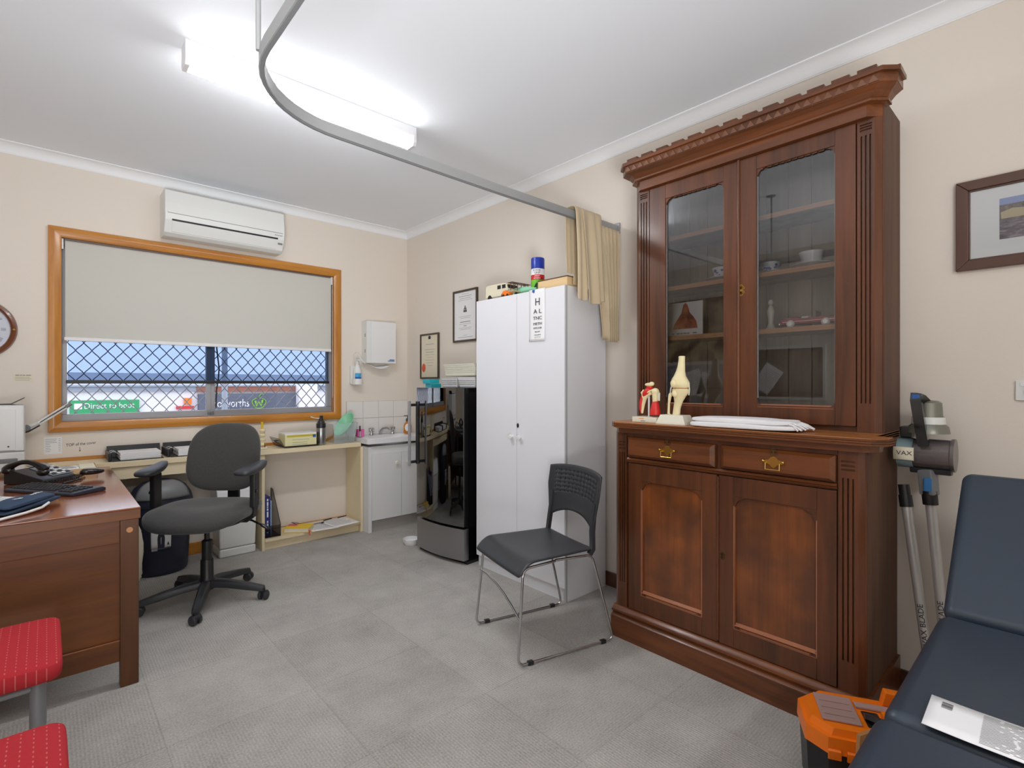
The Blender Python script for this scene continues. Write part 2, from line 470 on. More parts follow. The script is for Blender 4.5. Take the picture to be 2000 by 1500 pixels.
# ================================================================== the room
XR, YB, XL, YF, H = 2.57, 4.33, -1.35, -2.6, 2.69
tag(MB().box(XL - .1, XR + .1, YF - .1, YB + .13, -.08, 0).build('floor', 'carpet', smooth=0), 'grey ribbed carpet tiles laid quarter-turned', 'floor', kind='structure')
bpy.data.objects['floor'].data.transform(Matrix.Translation(bpy.data.objects['floor'].location)); bpy.data.objects['floor'].location = (0, 0, 0); MW[bpy.data.objects['floor']] = Matrix.Identity(4)
tag(MB().box(XL - .1, XR + .1, YF - .1, YB + .13, H, H + .1).build('ceiling', 'ceil'), 'flat white painted ceiling', 'ceiling', kind='structure')
wx0, wx1, wz0, wz1 = .062, 1.848, .992, 2.178
b = MB()
b.box(XL - .1, wx0, YB, YB + .13, 0, H).box(wx1, XR + .1, YB, YB + .13, 0, H).box(wx0, wx1, YB, YB + .13, 0, wz0).box(wx0, wx1, YB, YB + .13, wz1, H)
tag(b.build('wall_back', 'wall'), 'cream painted wall with the window', 'wall', kind='structure')
tag(MB().box(XR, XR + .1, YF, YB, 0, H).build('wall_right', 'wall'), 'cream painted wall behind the dark dresser', 'wall', kind='structure')
tag(MB().box(XL - .1, XL, YF, YB, 0, H).build('wall_left', 'wall'), 'cream painted wall beyond the desk', 'wall', kind='structure')
tag(MB().box(XL - .1, XR + .1, YF - .1, YF, 0, H).build('wall_front', 'wall'), 'cream painted wall opposite the window', 'wall', kind='structure')
def cove(sx):
    pts = [(0, -.062), (-.004, -.062), (-.006, -.056)]
    for i in range(9):
        a = i / 8 * PI / 2
        pts.append((-.060 + .052 * math.cos(a), -.056 + .050 * math.sin(a)))
    return pts + [(-.062, -.005), (-.062, 0), (0, 0)]
tag(MB().prism([(YB + p[0], H + p[1]) for p in cove(1)], 'x', XL, XR).build('trim_1', 'cove'), 'white coved cornice above the window wall', 'cornice', kind='structure')
tag(MB().prism([(XR + p[0], H + p[1]) for p in cove(1)], 'y', YF, YB).build('trim_2', 'cove'), 'white coved cornice above the dresser wall', 'cornice', kind='structure')
tag(MB().box(XL, XR, YB - .016, YB, 0, .085, .003).build('baseboard_back', 'amber'), 'amber timber skirting under the window', 'skirting board', kind='structure')
tag(MB().box(XR - .016, XR, YF, YB, 0, .085, .003).build('baseboard_right', 'skirt'), 'dark timber skirting along the dresser wall', 'skirting board', kind='structure')
# tiled splashback
b = MB().box(1.955, XR, YB - .006, YB, .76, 1.085, mi=1)
for i in range(5):
    for j in range(3):
        x0 = 1.960 + (i - 0) * .153; x1 = min(x0 + .149, XR - .002); z1 = 1.083 - j * .153; z0 = max(z1 - .149, .762)
        if x1 > x0: b.box(x0, x1, YB - .011, YB - .004, z0, z1, .002)
tag(b.build('trim_3', ['tile', 'grout']), 'white square tiles above the basin', 'tiles', kind='structure')

# ------------------------------------------------------------------ window
win = thing('window_1', 'wide aluminium window in an amber timber surround', 'window', (.955, YB, wz0), kind='structure')
b = MB()
def bar(b, prof, p0, p1, axis_in):
    """mitred architrave side: prof = (distance from the opening edge, stand-off from the wall)"""
    p0, p1 = V(p0), V(p1); d = (p1 - p0).normalized(); out = -V(axis_in)
    A, B = [], []
    for q, h in prof:
        A.append(b.bm.verts.new(p0 + out * q - d * q + V((0, -h, 0)))); B.append(b.bm.verts.new(p1 + out * q + d * q + V((0, -h, 0))))
    n = len(A)
    for i in range(n): b.bm.faces.new((A[i], A[(i + 1) % n], B[(i + 1) % n], B[i]))
    b.bm.faces.new(A); b.bm.faces.new(list(reversed(B)))
prof = [(-.004, 0), (-.004, .014), (0, .017), (.030, .026), (.034, .026), (.058, .022), (.060, .019), (.060, 0)]
x0, x1, z0, z1 = wx0 + .004, wx1 - .004, wz0 + .004, wz1 - .004
bh = MB(); bar(bh, prof, (x0, YB, z1), (x1, YB, z1), (0, 0, -1)); bar(bh, prof, (x0, YB, z0), (x1, YB, z0), (0, 0, 1))
bar(b, prof, (x0, YB, z0), (x0, YB, z1), (1, 0, 0)); bar(b, prof, (x1, YB, z0), (x1, YB, z1), (-1, 0, 0))
bh.box(wx0, wx1, YB, YB + .05, wz1 - .004, wz1).box(wx0, wx1, YB, YB + .05, wz0, wz0 + .006)
b.box(wx0, wx0 + .004, YB, YB + .05, wz0, wz1).box(wx1 - .004, wx1, YB, YB + .05, wz0, wz1)
tag(bh.build('architrave_rail', 'amber', win), 'amber timber top and bottom boards')
tag(b.build('architrave_stile', 'amberv', win), 'amber timber side boards')
b = MB(); ya, yb = 4.375, 4.42
for a in ((wx0 + .004, .098, 1.0445, 2.1295), (1.805, wx1 - .004, 1.0445, 2.1295), (wx0 + .004, wx1 - .004, wz0 + .006, 1.044), (wx0 + .004, wx1 - .004, 2.13, wz1)):
    b.box(a[0], a[1], ya, yb, a[2], a[3], .003)
b.box(wx0 + .004, wx1 - .004, ya - .014, ya, wz0 + .006, 1.008, .002)
fr = b.build('aluminium_frame', 'alum', win)
MB().box(.885, .915, 4.372, 4.41, 1.04, 2.14, .003).box(.917, .944, 4.384, 4.42, 1.04, 2.14, .003).build('mullion', 'alum', win)
MB().box(.893, .935, 4.362, 4.376, 1.005, 1.035, .004).cyl((.914, 4.36, 1.02), (.914, 4.35, 1.02), .008).build('latch', 'plgrey', win)
MB().box(.096, .888, 4.392, 4.396, 1.04, 2.14).build('pane', 'glass', win); MB().box(.94, 1.808, 4.402, 4.406, 1.04, 2.14).build('pane', 'glass', win)
b = MB(); px, pz = .084, .102
i = 0
while .10 + i * px / 2 < 1.83:
    for sgn in ((1, -1)[i % 2],):
        pts = []
        zc = 1.03
        for k in range(int(1.12 / pz * 8) + 1):
            z = zc + k * pz / 8; t = (k % 8) / 8 * 2
            tri = 1 - abs(((k / 8 + .25) % 1) * 4 - 2)          # triangle wave -1..1
            w = math.sin(tri * PI / 2) * .35 + tri * .65
            pts.append((.10 + i * px / 2 + px / 4 * (1 + sgn * w), 4.452 + sgn * .002, z))
        b.tube(pts, .002, flat=(.005, .006), cap=True)
    i += 1
b.build('security_mesh', 'alum', win, smooth=0)
b = MB()
for i in range(24): pass
pts = [(.948, 4.384, 1.6), (.962, 4.384, 1.45), (.972, 4.384, 1.36), (.966, 4.384, 1.27), (.955, 4.384, 1.2), (.95, 4.384, 1.06)]
b.tube(pts, .005).build('cable', 'black', win)

# ------------------------------------------------------------------ blinds
bl = thing('roller_blind', 'wide cream roller blind pulled halfway down the window', 'blind', (.955, 4.34, 2.16))
b = MB().box(.088, 1.826, 4.345, 4.3465, 1.535, 2.15)
b.build('fabric', 'blind', bl)
MB().cyl((.088, 4.363, 2.146), (1.826, 4.363, 2.146), .018).build('roller_tube', 'blind', bl)
MB().box(.082, 1.828, 4.338, 4.354, 1.518, 1.542, .006).build('bottom_rail', 'white', bl)
for x in (.074, 1.832):
    MB().box(x - .006, x + .006, 4.334, 4.36, 2.10, 2.168, .003).build('bracket', 'white', bl)
b = MB()
b.tube([(1.838, 4.342, 2.11), (1.8385, 4.342, 1.7), (1.838, 4.342, 1.13), (1.836, 4.341, 1.12)], .0018)
for k in range(60): b.blob(.0032, .0032, .0032, (1.838, 4.342, 2.1 - k * .0163), nu=6, nv=4)
b.build('bead_chain', 'white', bl)
sb = thing('roller_blind', 'dark sheer screen blind hanging lower behind the cream blind', 'blind', (.955, 4.36, 2.1))
MB().box(.10, 1.812, 4.3640, 4.3645, 1.262, 2.12).build('fabric', 'screen', sb)
MB().box(.092, 1.818, 4.357, 4.371, 1.243, 1.266, .005).build('bottom_rail', 'black', sb)
MB().cyl((.10, 4.362, 2.115), (1.812, 4.362, 2.115), .010).build('roller_tube', 'black', sb)

# ------------------------------------------------------------------ outside
sh = thing('shop_building', 'low white shop with dark name board seen through the window', 'building', (2.6, 12.1, -1.2))
MB().box(-4, 9, 12.0, 12.4, -1.2, 1.10).build('facade', 'extw', sh)
MB().box(-4, 9, 11.94, 12.0, 1.10, 1.20).build('fascia', 'extroof', sh)
MB().box(2.24, 4.19, 11.92, 12.0, 1.075, 1.22).build('brick_band', 'brick', sh)
MB().prism([(11.9, 1.22), (15, 1.50), (15, 1.1), (11.9, 1.19)], 'x', -4, 9).build('roof', 'extroof', sh)
MB().box(4.19, 4.6, 11.7, 12.0, -1.2, 1.22).build('pillar', 'extw', sh)
sgn = MB().box(2.27, 4.19, 11.9, 12.0, .45, 1.035).build('name_board', 'extdark', sh)
fm = lambda x, y, z: frame_mtx((x, y, z), (1, 0, 0), (0, 0, 1))
words('woolworths', .235, fm(2.80, 11.895, .83), 'extw', sgn, sx=.72)
b = MB()
for r in (.135,):
    pts = [(3.40 + r * math.cos(a) * (1 + .10 * math.sin(3 * a)), 11.895, .83 + r * .82 * math.sin(a)) for a in [PI * .62 + i / 40 * 2 * PI * .93 for i in range(41)]]
    b.tube(pts, .03, flat=(.05, .01))
b.tube([(3.33, 11.895, .88), (3.355, 11.895, .77), (3.40, 11.895, .86), (3.445, 11.895, .77), (3.48, 11.895, .9)], .02, flat=(.04, .01))
b.tube([(3.40, 11.895, .97), (3.44, 11.895, 1.02), (3.50, 11.895, 1.025)], .02, flat=(.045, .01))
b.build('emblem', 'leafgreen', sgn)
MB().box(2.9, 4.0, 11.88, 11.9, .52, .60).build('lower_strip', 'red', sh)
gs = MB().box(.30, 1.30, 11.93, 12.0, .70, .945).build('pickup_sign', 'extgreen', sh)
words('Direct to boot', .15, fm(.86, 11.925, .84), 'extw', gs, sx=.82)
b = MB().box(.36, .47, 11.925, 11.93, .79, .89).build('pictogram', 'extw', gs)
MB().box(2.03, 2.16, 11.95, 12.0, .83, .96).build('small_sign', 'orange', sh)
MB().box(1.9, 2.2, 11.95, 12.0, .74, .80).build('small_sign', 'red', sh)
MB().box(-6, 12, 4.6, 30, -1.3, -1.2).build('street', 'asph', smooth=0)
tag(bpy.data.objects['street'], 'grey asphalt outside the window', 'ground', kind='structure')
pl = thing('steel_post', 'slim grey post standing outside right of the window mullion', 'post', (1.35, 6.5, -1.2))
MB().cyl((1.52, 6.6, -1.2), (1.52, 6.6, 3.0), .03).build('post', 'extroof', pl)

# ------------------------------------------------------------------ ceiling fittings
lt = thing('ceiling_light', 'long white fluorescent batten on the ceiling, switched on', 'light', (.99, 2.55, H))
MB().prism([(2.508, H), (2.592, H), (2.592, 2.645), (2.585, 2.632), (2.515, 2.632), (2.508, 2.645)], 'x', .449, 1.531).build('housing', 'white', lt)
b = MB().prism([(2.512, 2.636), (2.588, 2.636), (2.590, 2.605), (2.580, 2.588), (2.520, 2.588), (2.510, 2.605)], 'x', .449, 1.531)
b.build('diffuser', 'lens', lt, smooth=0)
for x0, x1 in ((.430, .449), (1.531, 1.550)):
    MB().prism([(2.508, H), (2.592, H), (2.593, 2.606), (2.583, 2.585), (2.517, 2.585), (2.507, 2.606)], 'x', x0, x1, bev=.002).build('end_cap', 'white', lt)

tk = thing('curtain_track', 'pale metal curtain track curving under the ceiling to the wall', 'curtain track', (2.57, 1.87, 2.19))
pts = [(XR - .004, 1.868, 2.178), (1.6, 1.866, 2.178), (.80, 1.846, 2.178)]
cx, cy, r = .80, 1.495, .351
for i in range(1, 13):
    a = PI / 2 + i / 12 * PI / 2
    pts.append((cx + r * math.cos(a) * 1.0, cy + r * math.sin(a), 2.178))
pts += [(.449, 1.0, 2.178), (.449, -.6, 2.178)]
b = MB(); b.tube(pts, .01, flat=(.016, .040))
b.build('rail', 'rail', tk)
b = MB(); b.tube([(p[0], p[1], 2.155) for p in pts], .01, flat=(.008, .006)); tag(b.build('runner_slot', 'plgrey', tk), 'dark slot along the underside')
MB().cyl((.449, 1.575, 2.196), (.449, 1.575, H), .007).cyl((.449, 1.575, H - .006), (.449, 1.575, H), .03).build('hanger_rod', 'rail', tk)
MB().box(XR - .014, XR, 1.85, 1.886, 2.15, 2.215, .002).build('wall_bracket', 'alum', tk)

# air conditioner
ac = thing('air_conditioner', 'white split-system air conditioner high on the wall above the window', 'air conditioner', (.975, YB, 2.26))
body = [(YB, 2.275), (YB, 2.568), (4.150, 2.568), (4.128, 2.555), (4.119, 2.47), (4.116, 2.40), (4.122, 2.352), (4.160, 2.275), (4.20, 2.258), (4.30, 2.258)]
MB().prism(body, 'x', .59, 1.362, bev=.004).build('casing', 'plwhite', ac)
MB().prism([(4.121, 2.349), (4.117, 2.349), (4.151, 2.282), (4.157, 2.282)], 'x', .632, 1.312, bev=.001).build('louvre_flap', 'plwhite', ac)
MB().prism([(4.1205, 2.361), (4.1155, 2.361), (4.1185, 2.350), (4.1215, 2.350)], 'x', .63, 1.315).build('outlet_slot', 'black', ac)
MB().prism([(4.119, 2.402), (4.1152, 2.402), (4.1154, 2.3985), (4.119, 2.3985)], 'x', .604, 1.35).build('panel_seam', 'plgrey', ac)
MB().box(1.318, 1.352, 4.128, 4.134, 2.315, 2.328, .002).build('sensor_window', 'plgrey', ac)
b = MB()
for k in range(5): b.box(1.292 + k * .012, 1.298 + k * .012, 4.1145, 4.117, 2.378, 2.384)
b.build('indicator', 'plgrey', ac)

# ------------------------------------------------------------------ camera and light
yaw = math.atan2(909, 1000)
cam = bpy.data.cameras.new('camera'); co = bpy.data.objects.new('camera', cam); C.objects.link(co)
cam.lens = 18; cam.sensor_width = 36; cam.clip_start = .02; cam.clip_end = 200
co.location = (0, 0, 1.24); co.rotation_euler = (PI / 2, 0, -yaw)
sc = bpy.context.scene; sc.camera = co
w = bpy.data.worlds.new('overcast_sky'); sc.world = w; w.use_nodes = True
bg = w.node_tree.nodes['Background']; bg.inputs[0].default_value = (.84, .91, 1., 1); bg.inputs[1].default_value = 1.7
a = bpy.data.lights.new('ceiling_fill', 'AREA'); a.shape = 'RECTANGLE'; a.size = 1.2; a.size_y = .12; a.energy = 36; a.color = (.97, .98, 1)  # added fill light under the ceiling behind the camera, not a known fitting
ao = bpy.data.objects.new('ceiling_fill', a); C.objects.link(ao); ao.location = (-.55, -1.7, H - .02)
a = bpy.data.lights.new('fill_uplight', 'AREA'); a.shape = 'DISK'; a.size = 1.0; a.energy = 34; a.color = (.98, .99, 1); a.spread = math.radians(96)  # added unseen uplight, only there to brighten the ceiling
ao = bpy.data.objects.new('fill_uplight', a); C.objects.link(ao); ao.location = (-.65, -1.1, .45)
ao.rotation_euler = (V((.3, 1.25, 2.69)) - V(ao.location)).to_track_quat('-Z', 'Y').to_euler()
sc.view_settings.view_transform = 'Standard'; sc.view_settings.look = 'None'; sc.view_settings.gamma = 1; sc.view_settings.exposure = .46
try: sc.view_settings.use_curve_mapping = False
except Exception: pass
sc.cycles.max_bounces = 10; sc.cycles.diffuse_bounces = 5; sc.cycles.glossy_bounces = 5; sc.cycles.transparent_max_bounces = 16
sc.cycles.caustics_reflective = False; sc.cycles.caustics_refractive = False; sc.cycles.sample_clamp_indirect = 6
sc.cycles.use_denoising = True
# ================================================================== the dresser
dr = thing('dresser', 'tall dark carved timber dresser with glazed upper doors', 'dresser', (2.33, 1.015, 0))
XF, XU, XB = 2.10, 2.28, XR - .018
# lower carcass
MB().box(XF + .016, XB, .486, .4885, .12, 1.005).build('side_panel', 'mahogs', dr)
b = MB().box(XF + .014, XB, .488, 1.545, .12, 1.005)
b.box(XF + .001, XF + .02, .574, 1.474, .985, 1.0055)
b.box(XF + .004, XF + .02, 1.003, 1.018, .87, .99)
b.build('lower_carcass', 'mahog', dr)
# plinth with moulded top
pp = [(XB, 0), (2.07, 0), (2.07, .098), (2.076, .104), (2.086, .108), (2.084, .116), (2.077, .122), (2.077, .130), (2.086, .134), (2.090, .140), (2.098, .146), (XB, .146)]
MB().prism(pp, 'y', .475, 1.549, bev=0).build('plinth', 'mahogh', dr)
# drawer rail moulding
MB().prism([(2.115, .860), (2.098, .860), (2.092, .866), (2.096, .869), (2.090, .874), (2.095, .878), (2.098, .882), (2.115, .882)], 'y', .575, 1.470).build('rail_moulding', 'mahogh', dr)
# fluted pilasters
def pilaster(y0, y1, xf, z0, z1, fl0, fl1, trip, sgn, depth=.03):
    """front with three flutes between fl0..fl1, three short cross grooves at trip, chamfer on the outer side"""
    w = y1 - y0; b = MB()
    ys = [y0 + w * k for k in (.16, .25, .41, .5, .66, .75)]
    ys = [y0 + w * k for k in (.20, .30, .45, .55, .70, .80)]
    g = .010
    poly = [(xf, y0)]
    for k in range(3): poly += [(xf, ys[2 * k]), (xf + g, ys[2 * k] + .0012), (xf + g, ys[2 * k + 1] - .0012), (xf, ys[2 * k + 1])]
    poly += [(xf, y1), (xf + depth, y1), (xf + depth, y0)]
    b.prism(poly, 'z', fl0, fl1)
    tz = sorted(trip); zs = [fl1]
    for t in tz: zs += [t - .0035, t + .0035]
    zs.append(z1)
    for k in range(len(zs) - 1):
        if k % 2 == 0: b.box(xf, xf + depth, y0, y1, zs[k], zs[k + 1])
        else: b.box(xf, xf + depth, y0, y0 + w * .16, zs[k], zs[k + 1]).box(xf, xf + depth, y1 - w * .16, y1, zs[k], zs[k + 1]).box(xf + g * .7, xf + depth, y0, y1, zs[k], zs[k + 1])
    b.box(xf, xf + depth, y0, y1, z0, fl0)
    o = y1 if sgn > 0 else y0
    b.prism([(xf, o), (xf + .016, o + sgn * .020), (xf + depth + .01, o + sgn * .020), (xf + depth + .01, o)], 'z', z0, z1)
    return b
pilaster(.510, .572, XF, .146, 1.006, .255, .905, (.935, .950, .965), -1).build('pilaster', 'mahog', dr)
pilaster(1.476, 1.528, XF, .146, 1.006, .265, .905, (.925, .940, .955), 1).build('pilaster', 'mahog', dr)
# worktop: chamfered corners, reeded edge
def plan(xf, ya, yb, c, xback): return [(xback, .478), (2.165, .478), (2.165, ya), (xf + c, ya), (xf, ya + c), (xf, yb - c), (xf + c, yb), (2.165, yb), (2.165, 1.552), (xback, 1.552)]
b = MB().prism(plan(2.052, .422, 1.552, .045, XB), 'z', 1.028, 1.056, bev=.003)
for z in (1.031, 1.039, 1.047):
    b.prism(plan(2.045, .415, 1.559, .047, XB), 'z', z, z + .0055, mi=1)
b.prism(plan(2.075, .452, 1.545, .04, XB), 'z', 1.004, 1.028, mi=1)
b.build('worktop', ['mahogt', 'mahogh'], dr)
# drawers
def brass_pull(y, z, xf, drawer):
    b = MB()
    out = [(-.041, .012), (-.030, .006), (-.018, .010), (-.010, .020), (0, .024), (.010, .020), (.018, .010), (.030, .006), (.041, .012), (.036, -.004), (.026, -.006), (.014, -.008), (.007, -.018), (0, -.022), (-.007, -.018), (-.014, -.008), (-.026, -.006), (-.036, -.004)]
    b.prism([(y + p[0], z + p[1]) for p in out], 'x', xf - .003, xf, bev=.0008)
    for s in (-1, 1):
        b.blob(.006, .006, .006, (xf - .006, y + s * .036, z + .004), nu=10, nv=6)
        b.cyl((xf, y + s * .026, z - .002), (xf - .014, y + s * .026, z - .002), .003)
    b.tube([(xf - .012, y - .026, z), (xf - .014, y - .026, z - .026), (xf - .014, y + .026, z - .026), (xf - .012, y + .026, z)], .0024, 8)
    b.build('handle', 'brass', drawer)
    k = MB()
    for q in range(3):
        a = PI / 2 + q * 2 * PI / 3
        k.lathe([(.006, 0), (.006, .002), (.0085, .002), (.0085, 0)], 12, mtx=Matrix.Translation((xf, y + .009 * math.cos(a), z + .040 + .008 * math.sin(a))) @ Matrix.Rotation(-PI / 2, 4, 'Y'))
    k.box(xf - .0025, xf, y - .004, y + .004, z + .03, z + .05, .001)
    k.build('keyhole_plate', 'oldbrass', drawer)
for y0, y1 in ((.578, .998), (1.026, 1.464)):
    b = MB()
    o, i, xf = (y0, y1, .888, .984), (y0 + .016, y1 - .016, .900, .972), 2.078
    A = [b.bm.verts.new((2.092, y, z)) for y, z in ((o[0], o[2]), (o[1], o[2]), (o[1], o[3]), (o[0], o[3]))]
    B = [b.bm.verts.new((xf, y, z)) for y, z in ((i[0], i[2]), (i[1], i[2]), (i[1], i[3]), (i[0], i[3]))]
    Cc = [b.bm.verts.new((2.115, y, z)) for y, z in ((o[0], o[2]), (o[1], o[2]), (o[1], o[3]), (o[0], o[3]))]
    b.bm.faces.new(B); b.bm.faces.new(Cc)
    for k in range(4):
        b.bm.faces.new((A[k], A[(k + 1) % 4], B[(k + 1) % 4], B[k])); b.bm.faces.new((A[k], A[(k + 1) % 4], Cc[(k + 1) % 4], Cc[k]))
    d = b.build('drawer', 'mahogh', dr, smooth=20)
    brass_pull((y0 + y1) / 2 - .004, .936, xf, d)
# cupboard doors
def arch_corners(b, xf, xb, y0, y1, z0, z1, mi=0, s=1.):
    """carved notches that clip the corners of an opening"""
    for yy, sg in ((y0, 1), (y1, -1)):
        for zz, sz, k in ((z1, -1, 1.), (z0, 1, .55)):
            k *= s
            pts = [(0, 0), (.050 * k, 0), (.046 * k, .004 * k), (.040 * k, .003 * k), (.036 * k, .009 * k), (.026 * k, .011 * k), (.016 * k, .018 * k), (.010 * k, .030 * k), (.006 * k, .034 * k), (.006 * k, .042 * k), (0, .046 * k)]
            b.prism([(yy + sg * p[0], zz + sz * p[1]) for p in pts], 'x', xf, xb, mi=mi)
def panelled(name, y0, y1, z0, z1, py0, py1, pz0, pz1, xf, hinge):
    b = MB(); xb = xf + .022; e = .002
    b.box(xf, xb, y0, py0, z0, z1, e).box(xf, xb, py1, y1, z0, z1, e).box(xf, xb, py0, py1, z0, pz0, e).box(xf, xb, py0, py1, pz1, z1, e)
    arch_corners(b, xf + .002, xb, py0, py1, pz0, pz1)
    d = b.build(name, 'mahog', dr)
    m = MB()
    for z in (pz0 - .002, pz0 + .012):
        m.prism([(xf - .001, z), (xf + .014, z + .009), (xf + .016, z), (xf + .004, z - .004)], 'y', py0, py1)
    for y in (py0, py1): m.box(xf + .001, xf + .014, y - .003, y + .003, pz0, pz1 - .04)
    tag(m.build('moulding', 'mahogl', d), 'lighter worn moulding round the panel')
    tag(MB().box(xf + .014, xf + .02, py0, py1, pz0, pz1).build('panel', 'mahogp', d), 'orange-brown inset panel')
    return d
d1 = panelled('cupboard_door', 1.020, 1.464, .150, .856, 1.087, 1.394, .232, .776, XF - .002, 1)
d2 = panelled('cupboard_door', .576, 1.010, .150, .856, .640, .949, .232, .776, XF - .002, -1)
def escut(y, z, xf, par, m='oldbrass', s=1.):
    k = MB()
    for q in range(6):
        a = q * PI / 3 + PI / 6
        k.lathe([(.003 * s, 0), (.003 * s, .002), (.0052 * s, .002), (.0052 * s, 0)], 10, mtx=Matrix.Translation((xf, y + .006 * s * math.cos(a), z + .012 * s * math.sin(a))) @ Matrix.Rotation(-PI / 2, 4, 'Y'))
    k.box(xf - .002, xf, y - .004 * s, y + .004 * s, z - .010 * s, z + .010 * s, .001)
    return k.build('keyhole_plate', m, par)
escut(.996, .52, XF - .002, d2)
MB().cyl((XF - .003, 1.015, .16), (XF - .003, 1.015, .85), .006, n=10).build('meeting_bead', 'mahog', dr)
# ---- upper part, hollow behind glass
b = MB()
MB().box(XU + .022, XB, .4765, .4785, 1.056, 2.30).build('side_panel', 'mahogs', dr)
b.box(XU + .02, XB, .478, .498, 1.056, 2.30).box(XU + .02, XB, 1.532, 1.552, 1.056, 2.30).box(XU + .02, XB, .498, 1.532, 2.262, 2.30).box(XU + .02, XB, .498, 1.532, 1.056, 1.075)
b.box(XU + .004, XU + .03, .50, 1.53, 2.232, 2.30)
b.build('upper_carcass', 'mahog', dr)
bk = MB(); y = .50
while y < 1.53:
    y1 = min(y + .098, 1.531); bk.box(XB - .014, XB - .002, y + .0015, y1 - .0015, 1.075, 2.262, .0025); y = y1
bk.build('back_boards', 'tng', dr)
pilaster(.502, .558, XU, 1.056, 2.235, 1.166, 2.176, (2.196, 2.206, 2.216), -1).box(XU - .001, XU, .516, .544, 1.138, 1.1395).box(XU - .001, XU, .516, .544, 1.128, 1.1295).box(XU - .001, XU, .516, .544, 1.118, 1.1195).build('pilaster', 'mahog', dr)
pilaster(1.466, 1.528, XU, 1.056, 2.235, 1.166, 2.176, (2.196, 2.206, 2.216), 1).box(XU - .001, XU, 1.48, 1.514, 1.138, 1.1395).box(XU - .001, XU, 1.48, 1.514, 1.128, 1.1295).box(XU - .001, XU, 1.48, 1.514, 1.118, 1.1195).build('pilaster', 'mahog', dr)
for z in (1.482, 1.732, 1.983):
    s_ = MB().box(2.34, XB - .016, .500, 1.530, z - .022, z, mi=0)
    s_.box(2.328, 2.34, .500, 1.530, z - .022, z - .013, .002, mi=1).box(2.330, 2.34, .500, 1.530, z - .013, z - .004, .002, mi=1).box(2.333, 2.34, .500, 1.530, z - .005, z, .001, mi=1)
    s_.build('shelf', ['tng', 'shelfwood'], dr)
def glazed(y0, y1, gy0, gy1, gz0, gz1):
    z0, z1, xf = 1.078, 2.234, XU - .002; b = MB(); xb = xf + .024; e = .002
    b.box(xf, xb, y0, gy0, z0, z1, e).box(xf, xb, gy1, y1, z0, z1, e).box(xf, xb, gy0, gy1, z0, gz0, e).box(xf, xb, gy0, gy1, gz1, z1, e)
    arch_corners(b, xf + .004, xf + .018, gy0, gy1, gz0, gz1, s=.62)
    for k in range(9):
        yy = gy0 + .05 + (gy1 - gy0 - .1) * k / 8
        b.blob(.004, .012, .004, (xf + .008, yy, gz1 - .002), nu=8, nv=5)
    d = b.build('glazed_door', 'mahog', dr)
    m = MB().prism([(xf - .001, gz0 - .008), (xf + .012, gz0 + .004), (xf + .014, gz0 - .002), (xf + .003, gz0 - .014)], 'y', gy0 + .004, gy1 - .004)
    tag(m.build('sill_moulding', 'mahogl', d), 'lighter worn moulding under the glass')
    MB().box(xf + .012, xf + .0155, gy0 - .004, gy1 + .004, gz0 - .004, gz1 + .004).build('pane', 'cabglass', d)
    g = MB()
    for (a0, a1, c0, c1) in ((gy0, gy0 + .004, gz0, gz1), (gy1 - .004, gy1, gz0, gz1)):
        g.box(xf + .010, xf + .012, a0, a1, c0 + .03, c1 - .03)
    tag(g.build('bevelled_edge', 'clear', d), 'bright bevelled edge of the glass')
    return d
gl = glazed(1.012, 1.462, 1.077, 1.372, 1.145, 2.162)
gr = glazed(.562, 1.003, .632, .930, 1.150, 2.172)
escut(.996, 1.655, XU - .002, gr, 'brass', 1.5)
MB().cyl((XU - .004, 1.0075, 1.08), (XU - .004, 1.0075, 2.234), .007, n=10).build('meeting_bead', 'mahog', dr)
# crown
def ring(o, z0, z1, o2=None, c=.045):
    o2 = o if o2 is None else o2
    def pl(q): return [(2.335, .500 - q), (XU - q + c, .500 - q), (XU - q, .500 - q + c), (XU - q, 1.530 + q - c), (XU - q + c, 1.530 + q), (2.335, 1.530 + q)]
    return pl(o), z0, pl(o2), z1
def loft(b, r, mi=0):
    P, z0, Q, z1 = r
    A = [b.bm.verts.new((p[0], p[1], z0)) for p in P]; B = [b.bm.verts.new((p[0], p[1], z1)) for p in Q]; n = len(A)
    for i in range(n): b.bm.faces.new((A[i], A[(i + 1) % n], B[(i + 1) % n], B[i])).material_index = mi
    b.bm.faces.new(A).material_index = mi; b.bm.faces.new(list(reversed(B))).material_index = mi
cr = MB()
loft(cr, ring(.022, 2.236, 2.280)); loft(cr, ring(.022, 2.280, 2.284, .036)); loft(cr, ring(.040, 2.283, 2.292)); loft(cr, ring(.034, 2.292, 2.312, .052)); loft(cr, ring(.052, 2.312, 2.325, .072))
loft(cr, ring(.074, 2.325, 2.358)); loft(cr, ring(.084, 2.358, 2.374))
crown = cr.build('crown_moulding', 'mahogh', dr, smooth=15)
t = MB(); n = 30; o = .074; ya, yb = .50 - o + .045, 1.53 + o - .045
for k in range(n):
    q = (yb - ya) / n; y = ya + q * k
    t.prism([(y + q * .06, 2.3285), (y + q * .94, 2.3285), (y + q * .5, 2.3545)], 'x', XU - o - .004, XU - o + .001)
t.build('carved_frieze', 'mahogf', crown, smooth=0)
n = 13; o = .080; ya, yb = .50 - o + .05, 1.53 + o - .05
for k in range(n):
    q = (yb - ya) / n; a = ya + q * k
    MB().box(XU - o, XU - o + .03, a + q * .10, a + q * .82, 2.374, 2.388, .001).build('dentil', 'mahog', crown)
for sg, y0 in ((-1, .50 - o), (1, 1.53 + o)):
    MB().box(XU - o + .06, XU - o + .11, min(y0, y0 - sg * .03), max(y0, y0 - sg * .03), 2.374, 2.388, .001).build('dentil', 'mahog', crown)

